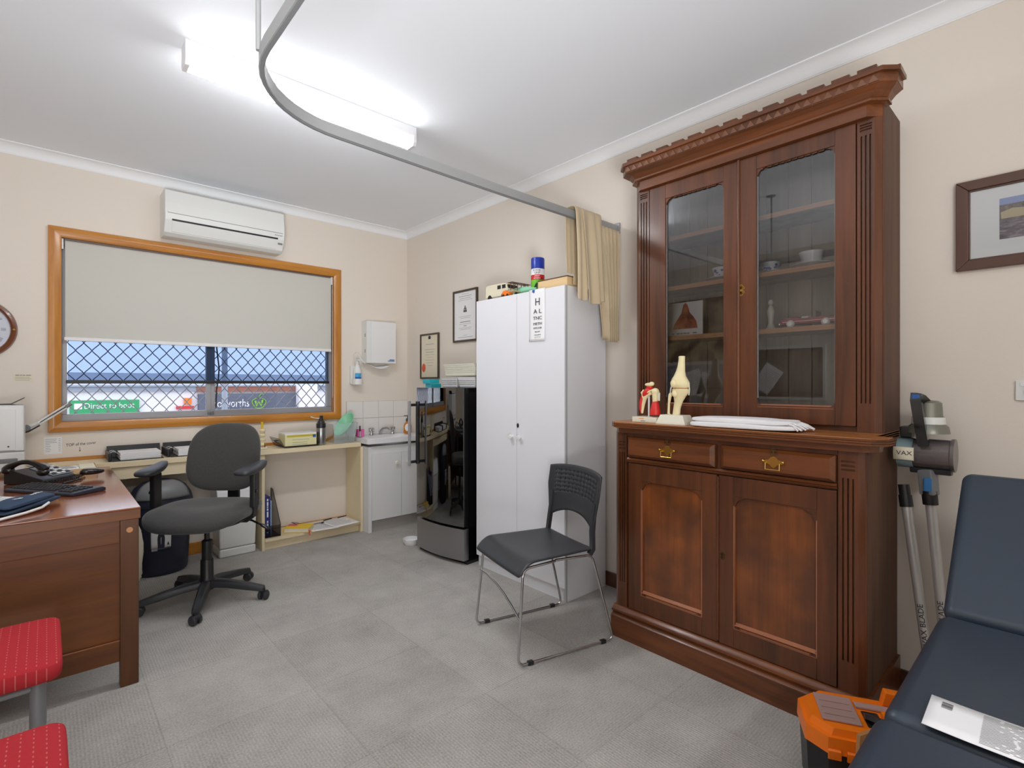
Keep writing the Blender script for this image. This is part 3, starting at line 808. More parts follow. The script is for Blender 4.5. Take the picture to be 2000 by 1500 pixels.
# ---- on the dresser's worktop
WT = 1.0568
k = thing('knee_model', 'cream plastic knee joint model on a flared stand', 'anatomical model', (2.135, 1.235, WT))
b = MB(); z0 = WT
A = [(-.046, -.074), (.046, -.074), (.046, .074), (-.046, .074)]; B = [(-.034, -.056), (.034, -.056), (.034, .056), (-.034, .056)]
va = [b.bm.verts.new((2.135 + p[0], 1.235 + p[1], z0)) for p in A]; vb = [b.bm.verts.new((2.135 + p[0], 1.235 + p[1], z0 + .042)) for p in B]
for i in range(4): b.bm.faces.new((va[i], va[(i + 1) % 4], vb[(i + 1) % 4], vb[i]))
b.bm.faces.new(va); b.bm.faces.new(vb)
b.build('stand', 'boneb', k)
def bone(pts, sy=1., n=18):
    """stack of rings: (x, y, z, rx, ry)"""
    b = MB(); R = []
    for x, y, z, rx, ry in pts:
        R.append([b.bm.verts.new((x + rx * math.cos(2 * PI * j / n), y + ry * math.sin(2 * PI * j / n), z)) for j in range(n)])
    for P, Q in zip(R, R[1:]):
        for j in range(n): b.bm.faces.new((P[j], P[(j + 1) % n], Q[(j + 1) % n], Q[j]))
    b.bm.faces.new(R[0]); b.bm.faces.new(R[-1]); return b
X, Y = 2.13, 1.205
bone([(X, Y, 1.222, .022, .036), (X, Y, 1.232, .028, .043), (X, Y + .002, 1.248, .029, .044), (X, Y + .005, 1.262, .026, .038), (X, Y + .004, 1.276, .020, .029), (X, Y, 1.30, .015, .021), (X, Y - .004, 1.325, .013, .017), (X, Y - .006, 1.352, .012, .0145), (X, Y - .006, 1.364, .0125, .015), (X, Y - .006, 1.367, .009, .011)]).blob(.016, .016, .020, (X - .026, Y + .018, 1.242)).build('femur', 'bone', k)
bone([(X, Y + .022, 1.096, .014, .018), (X, Y + .018, 1.13, .013, .017), (X, Y + .010, 1.16, .015, .020), (X, Y + .004, 1.185, .020, .030), (X, Y + .001, 1.202, .026, .040), (X, Y, 1.214, .027, .041), (X, Y, 1.219, .022, .036)]).blob(.010, .012, .016, (X - .022, Y + .018, 1.196)).build('tibia', 'bone', k)
bone([(X + .002, Y + .062, 1.102, .005, .006), (X + .002, Y + .060, 1.15, .0045, .0055), (X + .002, Y + .056, 1.178, .006, .008), (X + .002, Y + .052, 1.192, .007, .010), (X + .002, Y + .050, 1.200, .004, .006)]).build('fibula', 'bone', k)
MB().tube([(X, Y + .052, 1.198), (X - .002, Y + .048, 1.22), (X, Y + .040, 1.245)], .003, 8).build('ligament', 'boneb', k)
MB().tube([(X, Y - .040, 1.19), (X - .002, Y - .044, 1.215), (X, Y - .040, 1.245)], .003, 8).build('ligament', 'boneb', k)
MB().blob(.024, .038, .004, (X, Y, 1.2205)).build('meniscus', 'card', k)
MB().cyl((X, Y + .022, WT + .040), (X, Y + .022, 1.098), .005).cyl((X, Y + .04, 1.094), (X, Y + .062, 1.103), .003).build('support_peg', 'boneb', k)

s_ = thing('shoulder_model', 'small red and cream shoulder joint model on a white base', 'anatomical model', (2.15, 1.38, WT))
MB().box(2.105, 2.195, 1.315, 1.448, WT, WT + .026, .002).build('base', 'boneb', s_)
wl = frame_mtx((2.1048, 1.40, WT + .014), (0, -1, 0), (0, 0, 1))
lines(MB(), wl, .03, (.004,), .003, .0004, -.01).build('lettering', 'orange', s_, smooth=0)
MB().box(2.1046, 2.105, 1.375, 1.40, WT + .006, WT + .0085).build('lettering', 'ink', s_, smooth=0)
MB().cyl((2.15, 1.383, WT + .025), (2.15, 1.383, 1.19), .0045).build('rod', 'plwhite', s_)
X, Y = 2.145, 1.375
MB().tube([(X, Y + .043, 1.098), (X, Y + .036, 1.14), (X - .002, Y + .026, 1.172), (X - .004, Y + .012, 1.19), (X, Y - .010, 1.2)], [.005, .008, .010, .012, .010], 12).tube([(X, Y + .034, 1.17), (X - .008, Y + .040, 1.198), (X - .004, Y + .030, 1.212)], [.006, .005, .004], 10).tube([(X - .006, Y + .03, 1.182), (X - .014, Y + .005, 1.200), (X - .010, Y - .022, 1.213)], [.004, .0045, .004], 10).build('scapula', 'bone', s_)
MB().tube([(X, Y - .030, 1.205), (X, Y - .030, 1.17), (X, Y - .028, 1.14)], [.016, .014, .011], 14).blob(.017, .019, .018, (X, Y - .030, 1.203)).build('humerus', 'bone', s_)
MB().blob(.012, .024, .009, (X - .004, Y + .000, 1.237)).blob(.010, .013, .010, (X - .002, Y - .012, 1.241)).build('clavicle', 'bone', s_)
MB().blob(.014, .020, .022, (X - .006, Y + .014, 1.200), fn=lambda x, y, z: (x, y - z * .45, z)).blob(.012, .016, .012, (X, Y + .002, 1.224)).build('upper_muscle', 'muscle', s_)
MB().tube([(X + .004, Y + .040, 1.185), (X + .004, Y + .052, 1.15), (X + .003, Y + .052, 1.12), (X + .002, Y + .047, 1.097)], [.008, .009, .008, .004], 12).build('outer_muscle', 'muscle', s_)
MB().lathe([(0, 0), (.024, 0), (.026, .006), (.022, .03), (.016, .055), (.010, .072), (.004, .078), (0, .08)], 18, at=(X, Y - .030, 1.092), sy=1.).build('arm_muscle', 'muscle', s_)
MB().tube([(X + .010, Y - .024, 1.215), (X + .006, Y - .046, 1.195), (X + .004, Y - .048, 1.16)], [.006, .006, .004], 10).build('tendon', 'boneb', s_)

# folded towel
tw = thing('towel', 'white folded towel lying on the dresser top', 'towel', (2.10, .93, WT))
def tfold(z0, h, y0, y1, x0, x1, ph, wav):
    b = MB()
    def f(x, y, z):
        fr = (1 - y) / 2      # 0 at the far end, 1 near the camera end
        zz = z * (1 + .12 * math.sin(3 * y + ph)) + wav * math.sin(9 * y + 4 * x + ph) * max(0, fr - .55) * 1.6
        xx = x + .06 * math.sin(5 * y + ph)
        return ((x0 + x1) / 2 + (x1 - x0) / 2 * xx, (y0 + y1) / 2 + (y1 - y0) / 2 * y, z0 + h / 2 + h / 2 * zz)
    b.blob(1, 1, 1, e1=.45, e2=.25, nu=60, nv=14, fn=f); return b
tfold(WT + .001, .024, .70, 1.130, 2.056, 2.20, .3, .12).build('lower_fold', 'towel', tw)
tfold(WT + .021, .024, .72, 1.126, 2.062, 2.20, 1.6, .2).build('upper_fold', 'towel', tw)
b = MB()
for q in range(16):
    y = .70 - random.random() * .03; x = 2.075 + q * .0075
    b.tube([(x, .735, WT + .026 + random.random() * .012), (x + random.uniform(-.004, .004), (y + .73) / 2, WT + .022 + random.random() * .01), (x + random.uniform(-.008, .008), y, WT + .006 + random.random() * .008)], .003, 6)
b.build('fringe', 'towel', tw)

# ---- behind the glass
def teacup(x, y, z, r, label, pat, sauce):
    c = thing('teacup', label, 'cup', (x, y, z))
    pr = [(0, .003), (r * .52, .003), (r * .55, 0), (r * .60, 0), (r * .60, .006), (r * .78, r * .45), (r * .90, r * .95), (r * 1.0, r * 1.3), (r * .97, r * 1.3), (r * .86, r * .95), (r * .72, r * .45), (r * .5, .01), (0, .009)]
    MB().lathe(pr, 28, at=(x, y, z)).build('bowl', 'white', c)
    if pat:
        b = MB()
        for q in range(26):
            a = random.random() * 2 * PI; h = .012 + random.random() * r * .7
            rr = r * (.64 + .36 * h / (r * 1.1)) + .0012
            b.blob(.0015, .004 + random.random() * .004, .003 + random.random() * .005, mtx=Matrix.Translation((x, y, z + h)) @ Matrix.Rotation(a, 4, 'Z') @ Matrix.Translation((rr, 0, 0)), nu=8, nv=5)
        b.build('blue_pattern', 'inkb', c)
    a = .5
    pts = [(r * .93, r * .95), (r * 1.25, r * .98), (r * 1.38, r * .72), (r * 1.2, r * .4), (r * .76, r * .38)]
    MB().tube([(x + p[0] * math.cos(a), y + p[0] * math.sin(a), z + p[1]) for p in pts], .0035, 8).build('handle', 'white', c)
    s = MB().lathe([(0, 0), (r * .6, 0), (r * 1.2, .006), (r * 1.62, .012), (r * 1.6, .014), (r * 1.2, .009), (r * .62, .003), (0, .003)], 32, at=(x, y, z - .0035)).build('saucer', 'white')
    tag(s, sauce, 'saucer')
teacup(2.40, 1.14, 1.736, .046, 'blue and white patterned teacup behind the left glazed door', True, 'white saucer under the blue patterned cup behind the left glazed door')
teacup(2.40, .752, 1.736, .048, 'plain white teacup on the middle shelf behind the right glazed door', False, 'white saucer under the plain white cup behind the right glazed door')
teacup(2.44, .935, 1.736, .042, 'blue and white cup by the left edge of the right glazed door', True, 'white saucer under the cup by the left edge of the right glazed door')
bk_ = thing('desk_calendar', 'picture calendar with a red rock print standing on the lowest shelf behind glass', 'calendar', (2.40, 1.335, 1.483))
MB().box(2.398, 2.404, 1.238, 1.432, 1.483, 1.655).build('backing', 'paper', bk_)
b = MB(); R = random.Random(3)
pg = [(1.40, 1.52), (1.392, 1.545), (1.372, 1.572), (1.352, 1.60), (1.342, 1.64), (1.33, 1.652), (1.318, 1.64), (1.306, 1.60), (1.288, 1.58), (1.272, 1.556), (1.264, 1.52)]
MB().prism(pg, 'x', 2.3965, 2.398).build('picture', 'rock', bk_)
b = MB()
for y, w_ in ((1.405, .012), (1.378, .016), (1.359, .014), (1.342, .018), (1.321, .012), (1.290, .020)): b.box(2.3972, 2.398, y - w_, y, 1.494, 1.500)
b.build('caption', 'inkl', bk_, smooth=0)
fg = thing('figurine', 'small pale figurine at the left edge of the right glazed door', 'figurine', (2.42, .925, 1.483))
MB().lathe([(0, 0), (.02, 0), (.019, .01), (.010, .03), (.013, .06), (.016, .085), (.009, .105), (.005, .112), (0, .112)], 16, at=(2.42, .925, 1.483)).blob(.011, .011, .014, (2.42, .925, 1.607)).build('body', 'boneb', fg)
cr_ = thing('model_car', 'red model convertible with chrome trim behind the right glazed door', 'model car', (2.43, .765, 1.483), rz=PI / 2 + PI)
def cp(y, x=0): return x
MB().prism([(-.11, .014), (.11, .014), (.112, .026), (.10, .040), (.055, .044), (.03, .044), (.028, .034), (-.03, .034), (-.032, .046), (-.08, .046), (-.112, .036)], 'y', -.038, .038, bev=.005).build('body', mat('model_car_paint', S(150, 30, 54), .2, coat=.5), cr_, local=True)
for x in (-.068, .068):
    for s in (-1, 1):
        MB().cyl((x, s * .028, .017), (x, s * .041, .017), .017, bev=.003).cyl((x, s * .041, .017), (x, s * .043, .017), .009, mi=1).build('wheel', ['white', 'chrome'], cr_, local=True)
MB().box(-.118, -.110, -.04, .04, .014, .024, .003).box(.110, .118, -.04, .04, .014, .024, .003).box(-.1, .1, -.0395, .0395, .026, .028).build('chrome_trim', 'chrome', cr_, local=True)
MB().box(.028, .031, -.034, .034, .042, .066, .001).build('windscreen', 'clear', cr_, local=True)
MB().box(-.028, .0, -.03, .03, .034, .048, .004).build('seats', 'white', cr_, local=True)
# ================================================================== wardrobe
wd = thing('wardrobe', 'tall white two-door laminate wardrobe beside the dresser', 'wardrobe', (2.36, 2.345, 0))
wy0, wy1, wxf = 1.940, 2.748, 2.170
b = MB().box(wxf + .02, XR - .03, wy0, wy0 + .018, 0, 1.802, .001).box(wxf + .02, XR - .03, wy1 - .018, wy1, 0, 1.802, .001).box(wxf + .02, XR - .03, wy0 + .018, wy1 - .018, 1.784, 1.802).box(XR - .036, XR - .03, wy0 + .018, wy1 - .018, 0, 1.784)
b.box(wxf + .004, wxf + .02, wy0, wy0 + .016, 0, 1.802, .001, mi=1)
b.build('carcass', ['lam', 'lamside'], wd)
MB().box(wxf + .016, wxf + .03, wy0 + .018, wy1 - .018, 0, .075).build('kickboard', 'lam', wd)
for y0, y1, ky in ((wy0 + .006, 2.343, 2.305), (2.346, wy1, 2.385)):
    d = MB().box(wxf, wxf + .017, y0, y1, .078, 1.802, .0015).build('door', 'lam', wd)
    MB().lathe([(0, 0), (.007, 0), (.007, .008), (.013, .014), (.016, .02), (.014, .026), (0, .029)], 20, mtx=Matrix.Translation((wxf, ky, .909)) @ Matrix.Rotation(-PI / 2, 4, 'Y')).build('knob', 'plwhite', d)
    if y0 < 2.3:
        lk = MB().lathe([(0, 0), (.011, 0), (.011, .003), (.009, .004), (0, .004)], 18, mtx=Matrix.Translation((wxf, 2.332, .982)) @ Matrix.Rotation(-PI / 2, 4, 'Y') @ Matrix.Diagonal((1.3, .8, 1, 1)))
        lk.box(wxf - .0046, wxf - .004, 2.331, 2.333, .976, .988).build('lock', 'black', d)
ec = thing('eye_chart', 'white letter eye chart hanging from the wardrobe door top', 'eye chart', (wxf - .006, 2.162, 1.497))
fy = lambda y, z, x=wxf - .0052: frame_mtx((x, y, z), (0, -1, 0), (0, 0, 1))
b = MB()
b.surf(lambda u, v: (wxf - .0035 - .012 * max(0, .25 - v) ** 1.2 * (1 if u < .5 else 1.6), 2.228 - u * .132, 1.497 + v * .31), 6, 16)
b.solid(.0008).build('card', 'paper', ec)
rows = [('H', .066, 1.728), ('A L', .040, 1.672), ('TNC', .030, 1.632), ('METH', .024, 1.598), ('HYCOR', .017, 1.573), ('VILOPT', .012, 1.551), ('HVCAMTE', .010, 1.532), ('LTAVOHXN', .008, 1.519), ('OAHNCLTE', .006, 1.509)]
for t, s, z in rows:
    words(t, s * .95, fy(2.155, z, wxf - .0062), 'ink', ec, sx=1.0 if len(t) < 3 else min(1.25, .105 / (len(t) * s * .62)))
MB().box(wxf - .006, wxf - .0045, 2.18, 2.20, 1.79, 1.805).tube([(wxf - .005, 2.196, 1.80), (wxf - .006, 2.185, 1.786)], .003).build('blue_clip', 'inkb', ec)

TOP = 1.803
sc_ = thing('spray_can', 'aerosol can with a blue cap on top of the wardrobe', 'spray can', (2.30, 2.288, TOP))
b = MB(); r = .043
prof = [(0, 0, 0), (r, 0, 0), (r, .0, 0)]
for m_, z0, z1 in ((3, 0, .090), (2, .090, .122), (1, .122, .158)):
    b.lathe([(r, z0), (r, z1)], 32, mi=m_, at=(2.30, 2.288, TOP))
b.lathe([(0, 0), (r, 0)], 32, mi=0, at=(2.30, 2.288, TOP)).lathe([(r, .158), (r * .95, .162), (0, .163)], 32, mi=1, at=(2.30, 2.288, TOP))
b.build('can', ['steel', 'white', mat('red_print', S(196, 34, 38), .4), 'lime'], sc_)
MB().lathe([(0, .161), (r * 1.0, .161), (r * 1.0, .225), (r * .93, .231), (0, .232)], 32, at=(2.30, 2.288, TOP)).build('cap', 'blue', sc_)
ca = -2.47
def cyltext(t, size, z, m, off=.0006):
    mt = frame_mtx((2.30 + (r + off) * math.cos(ca), 2.288 + (r + off) * math.sin(ca), TOP + z), (-math.sin(ca), math.cos(ca), 0), (0, 0, 1))
    def bend(b):
        inv = mt.inverted()
        for v in b.bm.verts:
            p = inv @ v.co; th = p.x / r
            q = V(((r + off + p.z) * math.cos(ca + th), (r + off + p.z) * math.sin(ca + th), 0))
            v.co = V((2.30 + q.x, 2.288 + q.y, v.co.z))
    words(t, size, mt, m, sc_, extra=bend)
cyltext('KWIK', .019, .148, 'ink'); cyltext('GRIP', .019, .132, 'ink'); cyltext('SPRAY', .012, .112, 'white'); cyltext('ADHESIVE', .010, .099, 'white')
bx = thing('card_box', 'shallow cream box with a dark lid edge on the wardrobe top', 'box', (2.30, 2.05, TOP))
MB().box(2.215, 2.40, 1.965, 2.20, TOP, TOP + .058, .001).build('box_body', 'cardp', bx)
MB().box(2.212, 2.403, 1.962, 2.203, TOP + .058, TOP + .063, .001).build('lid', 'skirt', bx)
vn = thing('toy_van', 'cream toy camper van with black windows on the wardrobe top', 'toy van', mtx=Matrix.Translation((2.28, 2.612, TOP)) @ Matrix.Rotation(-PI / 2, 4, 'Z') @ Matrix.Scale(1.15, 4))
MB().prism([(-.10, .018), (.095, .018), (.10, .05), (.082, .088), (.05, .094), (-.09, .094), (-.10, .086)], 'y', -.042, .042, bev=.006).build('body', mat('toy_van_paint', S(222, 214, 190), .35), vn, local=True)
for s in (-1, 1):
    for x in (.01, .052): MB().box(x, x + .030, s * .0425 - .0006, s * .0425 + .0006, .060, .082, .0004).build('window', 'black', vn, local=True)
MB().box(.088, .0965, -.034, .034, .058, .080, .001, mtx=Matrix.Rotation(-.0, 4, 'Y')).build('windscreen', 'black', vn, local=True)
for x in (-.06, .06):
    for s in (-1, 1): MB().cyl((x, s * .032, .018), (x, s * .044, .018), .018, bev=.003).build('wheel', 'black', vn, local=True)
oc = thing('toy_car', 'tiny orange toy car between the camper van and the toy plane', 'toy car', (2.205, 2.47, TOP), rz=-PI / 2)
MB().prism([(-.035, .008), (.035, .008), (.035, .024), (.016, .028), (.006, .04), (-.02, .04), (-.034, .028)], 'y', -.018, .018, bev=.003).build('body', 'orange', oc, local=True)
for x in (-.02, .02):
    for s in (-1, 1): MB().cyl((x, s * .014, .009), (x, s * .02, .009), .009).build('wheel', 'black', oc, local=True)
pl_ = thing('toy_biplane', 'mint green toy biplane with a brown top wing on the wardrobe top', 'toy plane', mtx=Matrix.Translation((2.230, 2.34, TOP)) @ Matrix.Rotation(-PI / 2, 4, 'Z') @ Matrix.Scale(.7, 4))
MB().tube([(-.10, 0, .045), (-.05, 0, .045), (.02, .0, .045), (.16, 0, .035)], [.026, .028, .026, .010], 20).build('fuselage', 'green', pl_, local=True)
MB().lathe([(.017, 0), (.028, 0), (.030, .012), (.028, .02), (.017, .02)], 24, mtx=Matrix.Translation((-.118, 0, .045)) @ Matrix.Rotation(PI / 2, 4, 'Y')).build('cowling', 'green', pl_, local=True)
MB().cyl((-.116, 0, .045), (-.10, 0, .045), .018, mi=0).build('engine', 'skirt', pl_, local=True)
MB().box(-.10, -.03, -.115, .115, .105, .110, .002).build('upper_wing', 'skirt', pl_, local=True)
MB().box(-.09, -.03, -.11, .11, .028, .033, .002).build('lower_wing', 'cardp', pl_, local=True)
for y in (-.09, -.04, .04, .09):
    for x in (-.08, -.045): MB().cyl((x, y, .033), (x, y, .106), .003).build('strut', 'skirt', pl_, local=True)
MB().prism([(.12, .04), (.165, .036), (.170, .085), (.155, .085)], 'y', -.002, .002).build('tail_fin', 'black', pl_, local=True)
for s in (-1, 1): MB().cyl((-.07, s * .03, .014), (-.07, s * .04, .014), .014).cyl((-.07, s * .035, .014), (-.07, s * .02, .03), .003).build('wheel', 'black', pl_, local=True)

# ------------------------------------------------------------------ curtain
cu = thing('curtain', 'beige cubicle curtain flung over its track beside the dresser', 'curtain', (2.35, 1.86, 1.5))
b = MB()
def strip(x0, x1, zf, zb, yo, ph):
    def f(u, v):
        # v runs front hem -> over the rail -> back hem
        x = x0 + (x1 - x0) * u + .006 * math.sin(7 * v + ph)
        pleat = .012 * math.sin(u * PI * 2.2 + ph) * min(1, abs(v - .5) * 5)
        if v < .46: t = v / .46; z = zf + (2.208 - zf) * t; y = 1.868 - .034 - yo * (1 - t) - pleat
        elif v > .54: t = (1 - v) / .46; z = zb + (2.208 - zb) * t; y = 1.868 + .034 + abs(pleat) * .3
        else:
            a = (v - .46) / .08 * PI; z = 2.208 + .014 * math.sin(a); y = 1.868 - .034 * math.cos(a)
        return (x, y, z)
    return f
b.surf(strip(2.135, 2.215, 1.70, 1.86, .012, .2), 8, 40).surf(strip(2.195, 2.30, 1.685, 1.80, .03, 1.4), 10, 40).surf(strip(2.28, 2.365, 1.705, 1.84, .02, 2.6), 8, 40)
b.solid(.005); b.build('draped_fold', 'curt', cu, sub=1)
b = MB()
def gat(u, v):
    z = 2.165 - v * .665
    k = 1 - .5 * min(1, v * 1.15)
    xc = 2.462 + .035 * v
    a = u * 2 * PI * 5.5
    return (xc + (u - .5) * .21 * k, 1.866 + (.028 + .008 * math.sin(3 * v)) * math.sin(a + v) * (1 - .25 * v) , z + .01 * math.sin(a))
b.surf(gat, 66, 24); b.solid(.004); b.build('gathered_panel', 'curt', cu)
b = MB()
def swag(u, v):
    # the cloth that runs from the pleats back up towards the folded part
    t = v; a = u * 2 * PI * 2.5
    return (2.37 + .10 * t * (1 - .3 * u) + .035 * u, 1.852 + .012 * math.sin(a), 2.15 - t * .38 - u * .10 * t)
b.surf(swag, 24, 18); b.solid(.004); b.build('swag', 'curt', cu)
for k in range(7):
    b = MB(); x = 2.385 + k * .026; b.tube([(x, 1.866, 2.155), (x + .003, 1.864, 2.168), (x, 1.862, 2.158)], .0022, 6)
    b.build('hook', 'plwhite', cu)

# ------------------------------------------------------------------ fridge
fr_ = thing('drinks_fridge', 'black glass-door fridge with a steel kick panel', 'fridge', (2.080, 3.060, 0), rz=math.radians(185.5))
FW, FH, FD = .258, 1.213, .42
# local x points out of the door, local y towards the wardrobe
b = MB().box(-FD, -.05, -FW, -FW + .025, .02, FH - .004).box(-FD, -.05, FW - .025, FW, .02, FH - .004).box(-FD, -.05, -FW, FW, FH - .03, FH).box(-FD, -FD + .02, -FW, FW, .02, FH - .004).box(-FD, -.05, -FW, FW, .02, .25)
b.box(-FD + .01, -.03, -FW - .003, FW + .003, 0, .022)
b.build('cabinet', 'blacks', fr_, local=True)
def bow(y): return -.0 + .030 * (1 - (y / FW) ** 2)
def bowed(b, y0, y1, z0, z1, t, off=0., n=12, mi=0):
    P = [(bow(y0 + (y1 - y0) * i / n) + off, y0 + (y1 - y0) * i / n) for i in range(n + 1)]
    Q = [(p[0] - t, p[1]) for p in reversed(P)]
    b.prism(P + Q, 'z', z0, z1, mi=mi)
d = MB(); bowed(d, -FW, -FW + .022, .262, FH, .045); bowed(d, FW - .105, FW, .262, FH, .045); bowed(d, -FW + .022, FW - .105, .262, .285, .045); bowed(d, -FW + .022, FW - .105, FH - .012, FH, .045)
door = d.build('door', 'blacks', fr_, local=True)
g = MB(); bowed(g, -FW, FW, .264, FH - .001, .003, .0042); g.build('glass', 'fridgeglass', door, local=True)
kp = MB(); bowed(kp, -FW, FW, .030, .245, .045); kp.build('kick_panel', 'steel', fr_, local=True)
bowed(MB(), -FW, FW, .245, .262, .04, -.006)
h = MB(); yh = -FW + .030
h.box(.075, .093, yh - .022, yh - .004, .640, 1.115, .004)
hb = h.build('handle', 'alum', door, local=True)
MB().box(.012, .080, yh - .020, yh - .006, 1.075, 1.095, .003).box(.012, .080, yh - .020, yh - .006, .655, .675, .003).box(.012, .022, yh - .022, yh - .004, .645, 1.11, .003).build('handle_mount', 'black', hb, local=True)
for z in (.50, .72, .93):
    MB().box(-FD + .03, -.06, -FW + .03, FW - .03, z, z + .006).build('glass_shelf', 'clear', fr_, local=True)
MB().box(-FD + .022, -FD + .026, -FW + .026, FW - .026, .26, FH - .04).build('inner_back', 'plgrey', fr_, local=True)
b = MB()
for k in range(9): b.cyl((-.09 - k * .03, -FW + .03, .275), (-.09 - k * .03, FW - .03, .275), .004)
b.build('wire_rack', 'steel', fr_, local=True)
def bsk(name, label, x0, x1, y0, y1, z0, z1, m='white'):
    o = thing(name, label, 'basket', ((x0 + x1) / 2, (y0 + y1) / 2, z0)); b = MB(); t = .012
    b.box(x0 + t, x1 - t, y0 + t, y1 - t, z0, z0 + .003)
    fl = [((x0 + t, y0 + t), (x1 - t, y0 + t), (x0, y0), (x1, y0)), ((x1 - t, y0 + t), (x1 - t, y1 - t), (x1, y0), (x1, y1)), ((x1 - t, y1 - t), (x0 + t, y1 - t), (x1, y1), (x0, y1)), ((x0 + t, y1 - t), (x0 + t, y0 + t), (x0, y1), (x0, y0))]
    for A, B, A2, B2 in fl:
        L = (V(B2) - V(A2)).length; n = max(4, int(L / .012)); H_ = z1 - z0; rows = max(3, int(H_ / .012))
        def f(u, v): 
            p = V(A).lerp(V(B), u); q = V(A2).lerp(V(B2), u); r = p.lerp(q, v); return (r.x, r.y, z0 + v * H_)
        b.surf(f, n * 2 + 1, rows * 2 + 1, skip=lambda i, j: i % 2 == 1 and j % 2 == 1 and 1 < j < rows * 2 - 1)
    b.solid(.002); b.build('sides', m, o)
    MB().tube([(x0, y0, z1), (x1, y0, z1), (x1, y1, z1), (x0, y1, z1)], .004, 8, closed=True).build('rim', m, o)
bsk('storage_basket', 'large white pierced basket stacked above two small ones on the fridge', 2.24, 2.48, 2.86, 3.24, 1.298, 1.382, 'boneb')
bsk('storage_basket', 'small white basket on the fridge, the one nearer the teal packet', 2.26, 2.46, 3.10, 3.30, FH + .001, 1.285)
bsk('storage_basket', 'small white basket on the fridge, the one nearer the wardrobe', 2.26, 2.46, 2.88, 3.085, FH + .001, 1.285)
tag(MB().box(2.20, 2.29, 3.345, 3.43, FH + .001, FH + .030, .003).build('packet', 'teal'), 'lower one of two teal packets on the fridge', 'packet', 'teal packets')
tag(MB().box(2.19, 2.28, 3.355, 3.455, FH + .031, FH + .064, .003).build('packet', 'teal'), 'upper one of two teal packets on the fridge', 'packet', 'teal packets')
for q, (nm, m_, h_) in enumerate((('lowest', 'white', .022), ('middle', 'papery', .020), ('topmost', 'card', .014))):
    zz = FH + .001 + (0, .023, .044)[q]
    tag(MB().box(2.31 + .006 * q, 2.42, 3.306, 3.340 + .004 * q, zz, zz + h_, .002).build('carton', m_), nm + ' of three slim cartons between the teal packets and the baskets', 'carton', 'slim cartons on the fridge')
ds = MB().lathe([(0, 0), (.05, 0), (.062, .02), (.064, .045), (.060, .045), (.056, .02), (.03, .006), (0, .006)], 28, at=(2.09, 3.46, 0)).build('floor_dish', 'white')
tag(ds, 'white dish on the carpet half hidden behind the fridge', 'dish')

# ------------------------------------------------------------------ basin cabinet
bc = thing('basin_cabinet', 'white vanity cabinet with a basin in the room corner', 'vanity', (2.28, 4.14, 0))
b = MB().box(2.004, XR - .01, 3.958, YB - .018, .092, .715).box(1.976, 2.006, 3.945, YB - .018, 0, .715)
b.build('carcass', 'whitem', bc)
MB().box(2.006, XR - .01, 3.985, 4.0, 0, .092).build('kickboard', mat('worn_kickboard', S(168, 164, 158), .5), bc)
for x0, x1, kx in ((2.008, 2.283, 2.232), (2.288, XR - .012, 2.34)):
    d = MB().box(x0, x1, 3.942, 3.957, .098, .652, .002).build('door', 'whitem', bc)
    MB().lathe([(0, 0), (.008, 0), (.008, .010), (.016, .016), (.019, .024), (.015, .031), (0, .034)], 20, mtx=Matrix.Translation((kx, 3.942, .563)) @ Matrix.Rotation(PI / 2, 4, 'X')).build('knob', 'boneb', d)
b = MB()
bx0, bx1, by0, by1, zt = 1.962, XR - .004, 3.925, YB - .014, .782
# top with an oval bowl
n = 40
outer, inner = [], []
cx, cy, ra, rb = 2.27, 4.10, .20, .125
for j in range(n):
    a = 2 * PI * j / n; c, s = math.cos(a), math.sin(a)
    t = min((bx1 - cx if c > 0 else cx - bx0) / max(abs(c), 1e-6), (by1 - cy if s > 0 else cy - by0) / max(abs(s), 1e-6))
    outer.append((cx + c * t, cy + s * t)); inner.append((cx + ra * c, cy + rb * s))
R = [[(p, .740) for p in outer], [(p, zt) for p in outer], [(p, zt) for p in inner]]
for k, zz in ((.9, -.03), (.75, -.07), (.45, -.10), (.1, -.11)): R.append([((cx + (p[0] - cx) * k, cy + (p[1] - cy) * k), zt + zz) for p in inner])
VR = [[b.bm.verts.new((p[0], p[1], z)) for p, z in r] for r in R]
for P, Q in zip(VR, VR[1:]):
    for j in range(n): b.bm.faces.new((P[j], P[(j + 1) % n], Q[(j + 1) % n], Q[j]))
b.bm.faces.new(VR[-1])
b.box(bx0, bx1, by1 - .03, by1, zt, zt + .012, .003)
b.box(bx0, bx1, by0 - .004, by0 + .012, .738, zt + .004, .005)
top = b.build('basin_top', 'white', bc, smooth=50)
for x in (2.15, 2.36):
    t = MB().lathe([(0, 0), (.018, 0), (.016, .012), (.011, .018), (.011, .03), (.020, .034), (.024, .046), (.026, .060), (.014, .064), (0, .064)], 24, at=(x, 4.235, zt + .002))
    for q in range(4): t.blob(.010, .010, .022, (x + .018 * math.cos(q * PI / 2 + .5), 4.235 + .018 * math.sin(q * PI / 2 + .5), zt + .046), nu=8, nv=6)
    t.build('tap', 'chrome', bc)
MB().tube([(2.245, 4.25, zt), (2.247, 4.245, zt + .03), (2.26, 4.225, zt + .055), (2.285, 4.185, zt + .062), (2.296, 4.165, zt + .048)], [.016, .015, .013, .011, .011], 16).build('spout', 'chrome', bc)
sp_ = thing('soap_bottle', 'orange liquid soap pump bottle on the basin edge', 'soap bottle', (2.468, 4.15, zt + .005))
z = zt + .005
MB().lathe([(0, 0), (.035, 0), (.038, .01), (.038, .07), (.030, .092), (.016, .102), (.014, .112), (0, .112)], 24, at=(2.468, 4.15, z), sy=.7).build('bottle', 'orangeliq', sp_)
MB().blob(.026, .003, .034, (2.452, 4.126, z + .054)).build('label', 'paper', sp_)
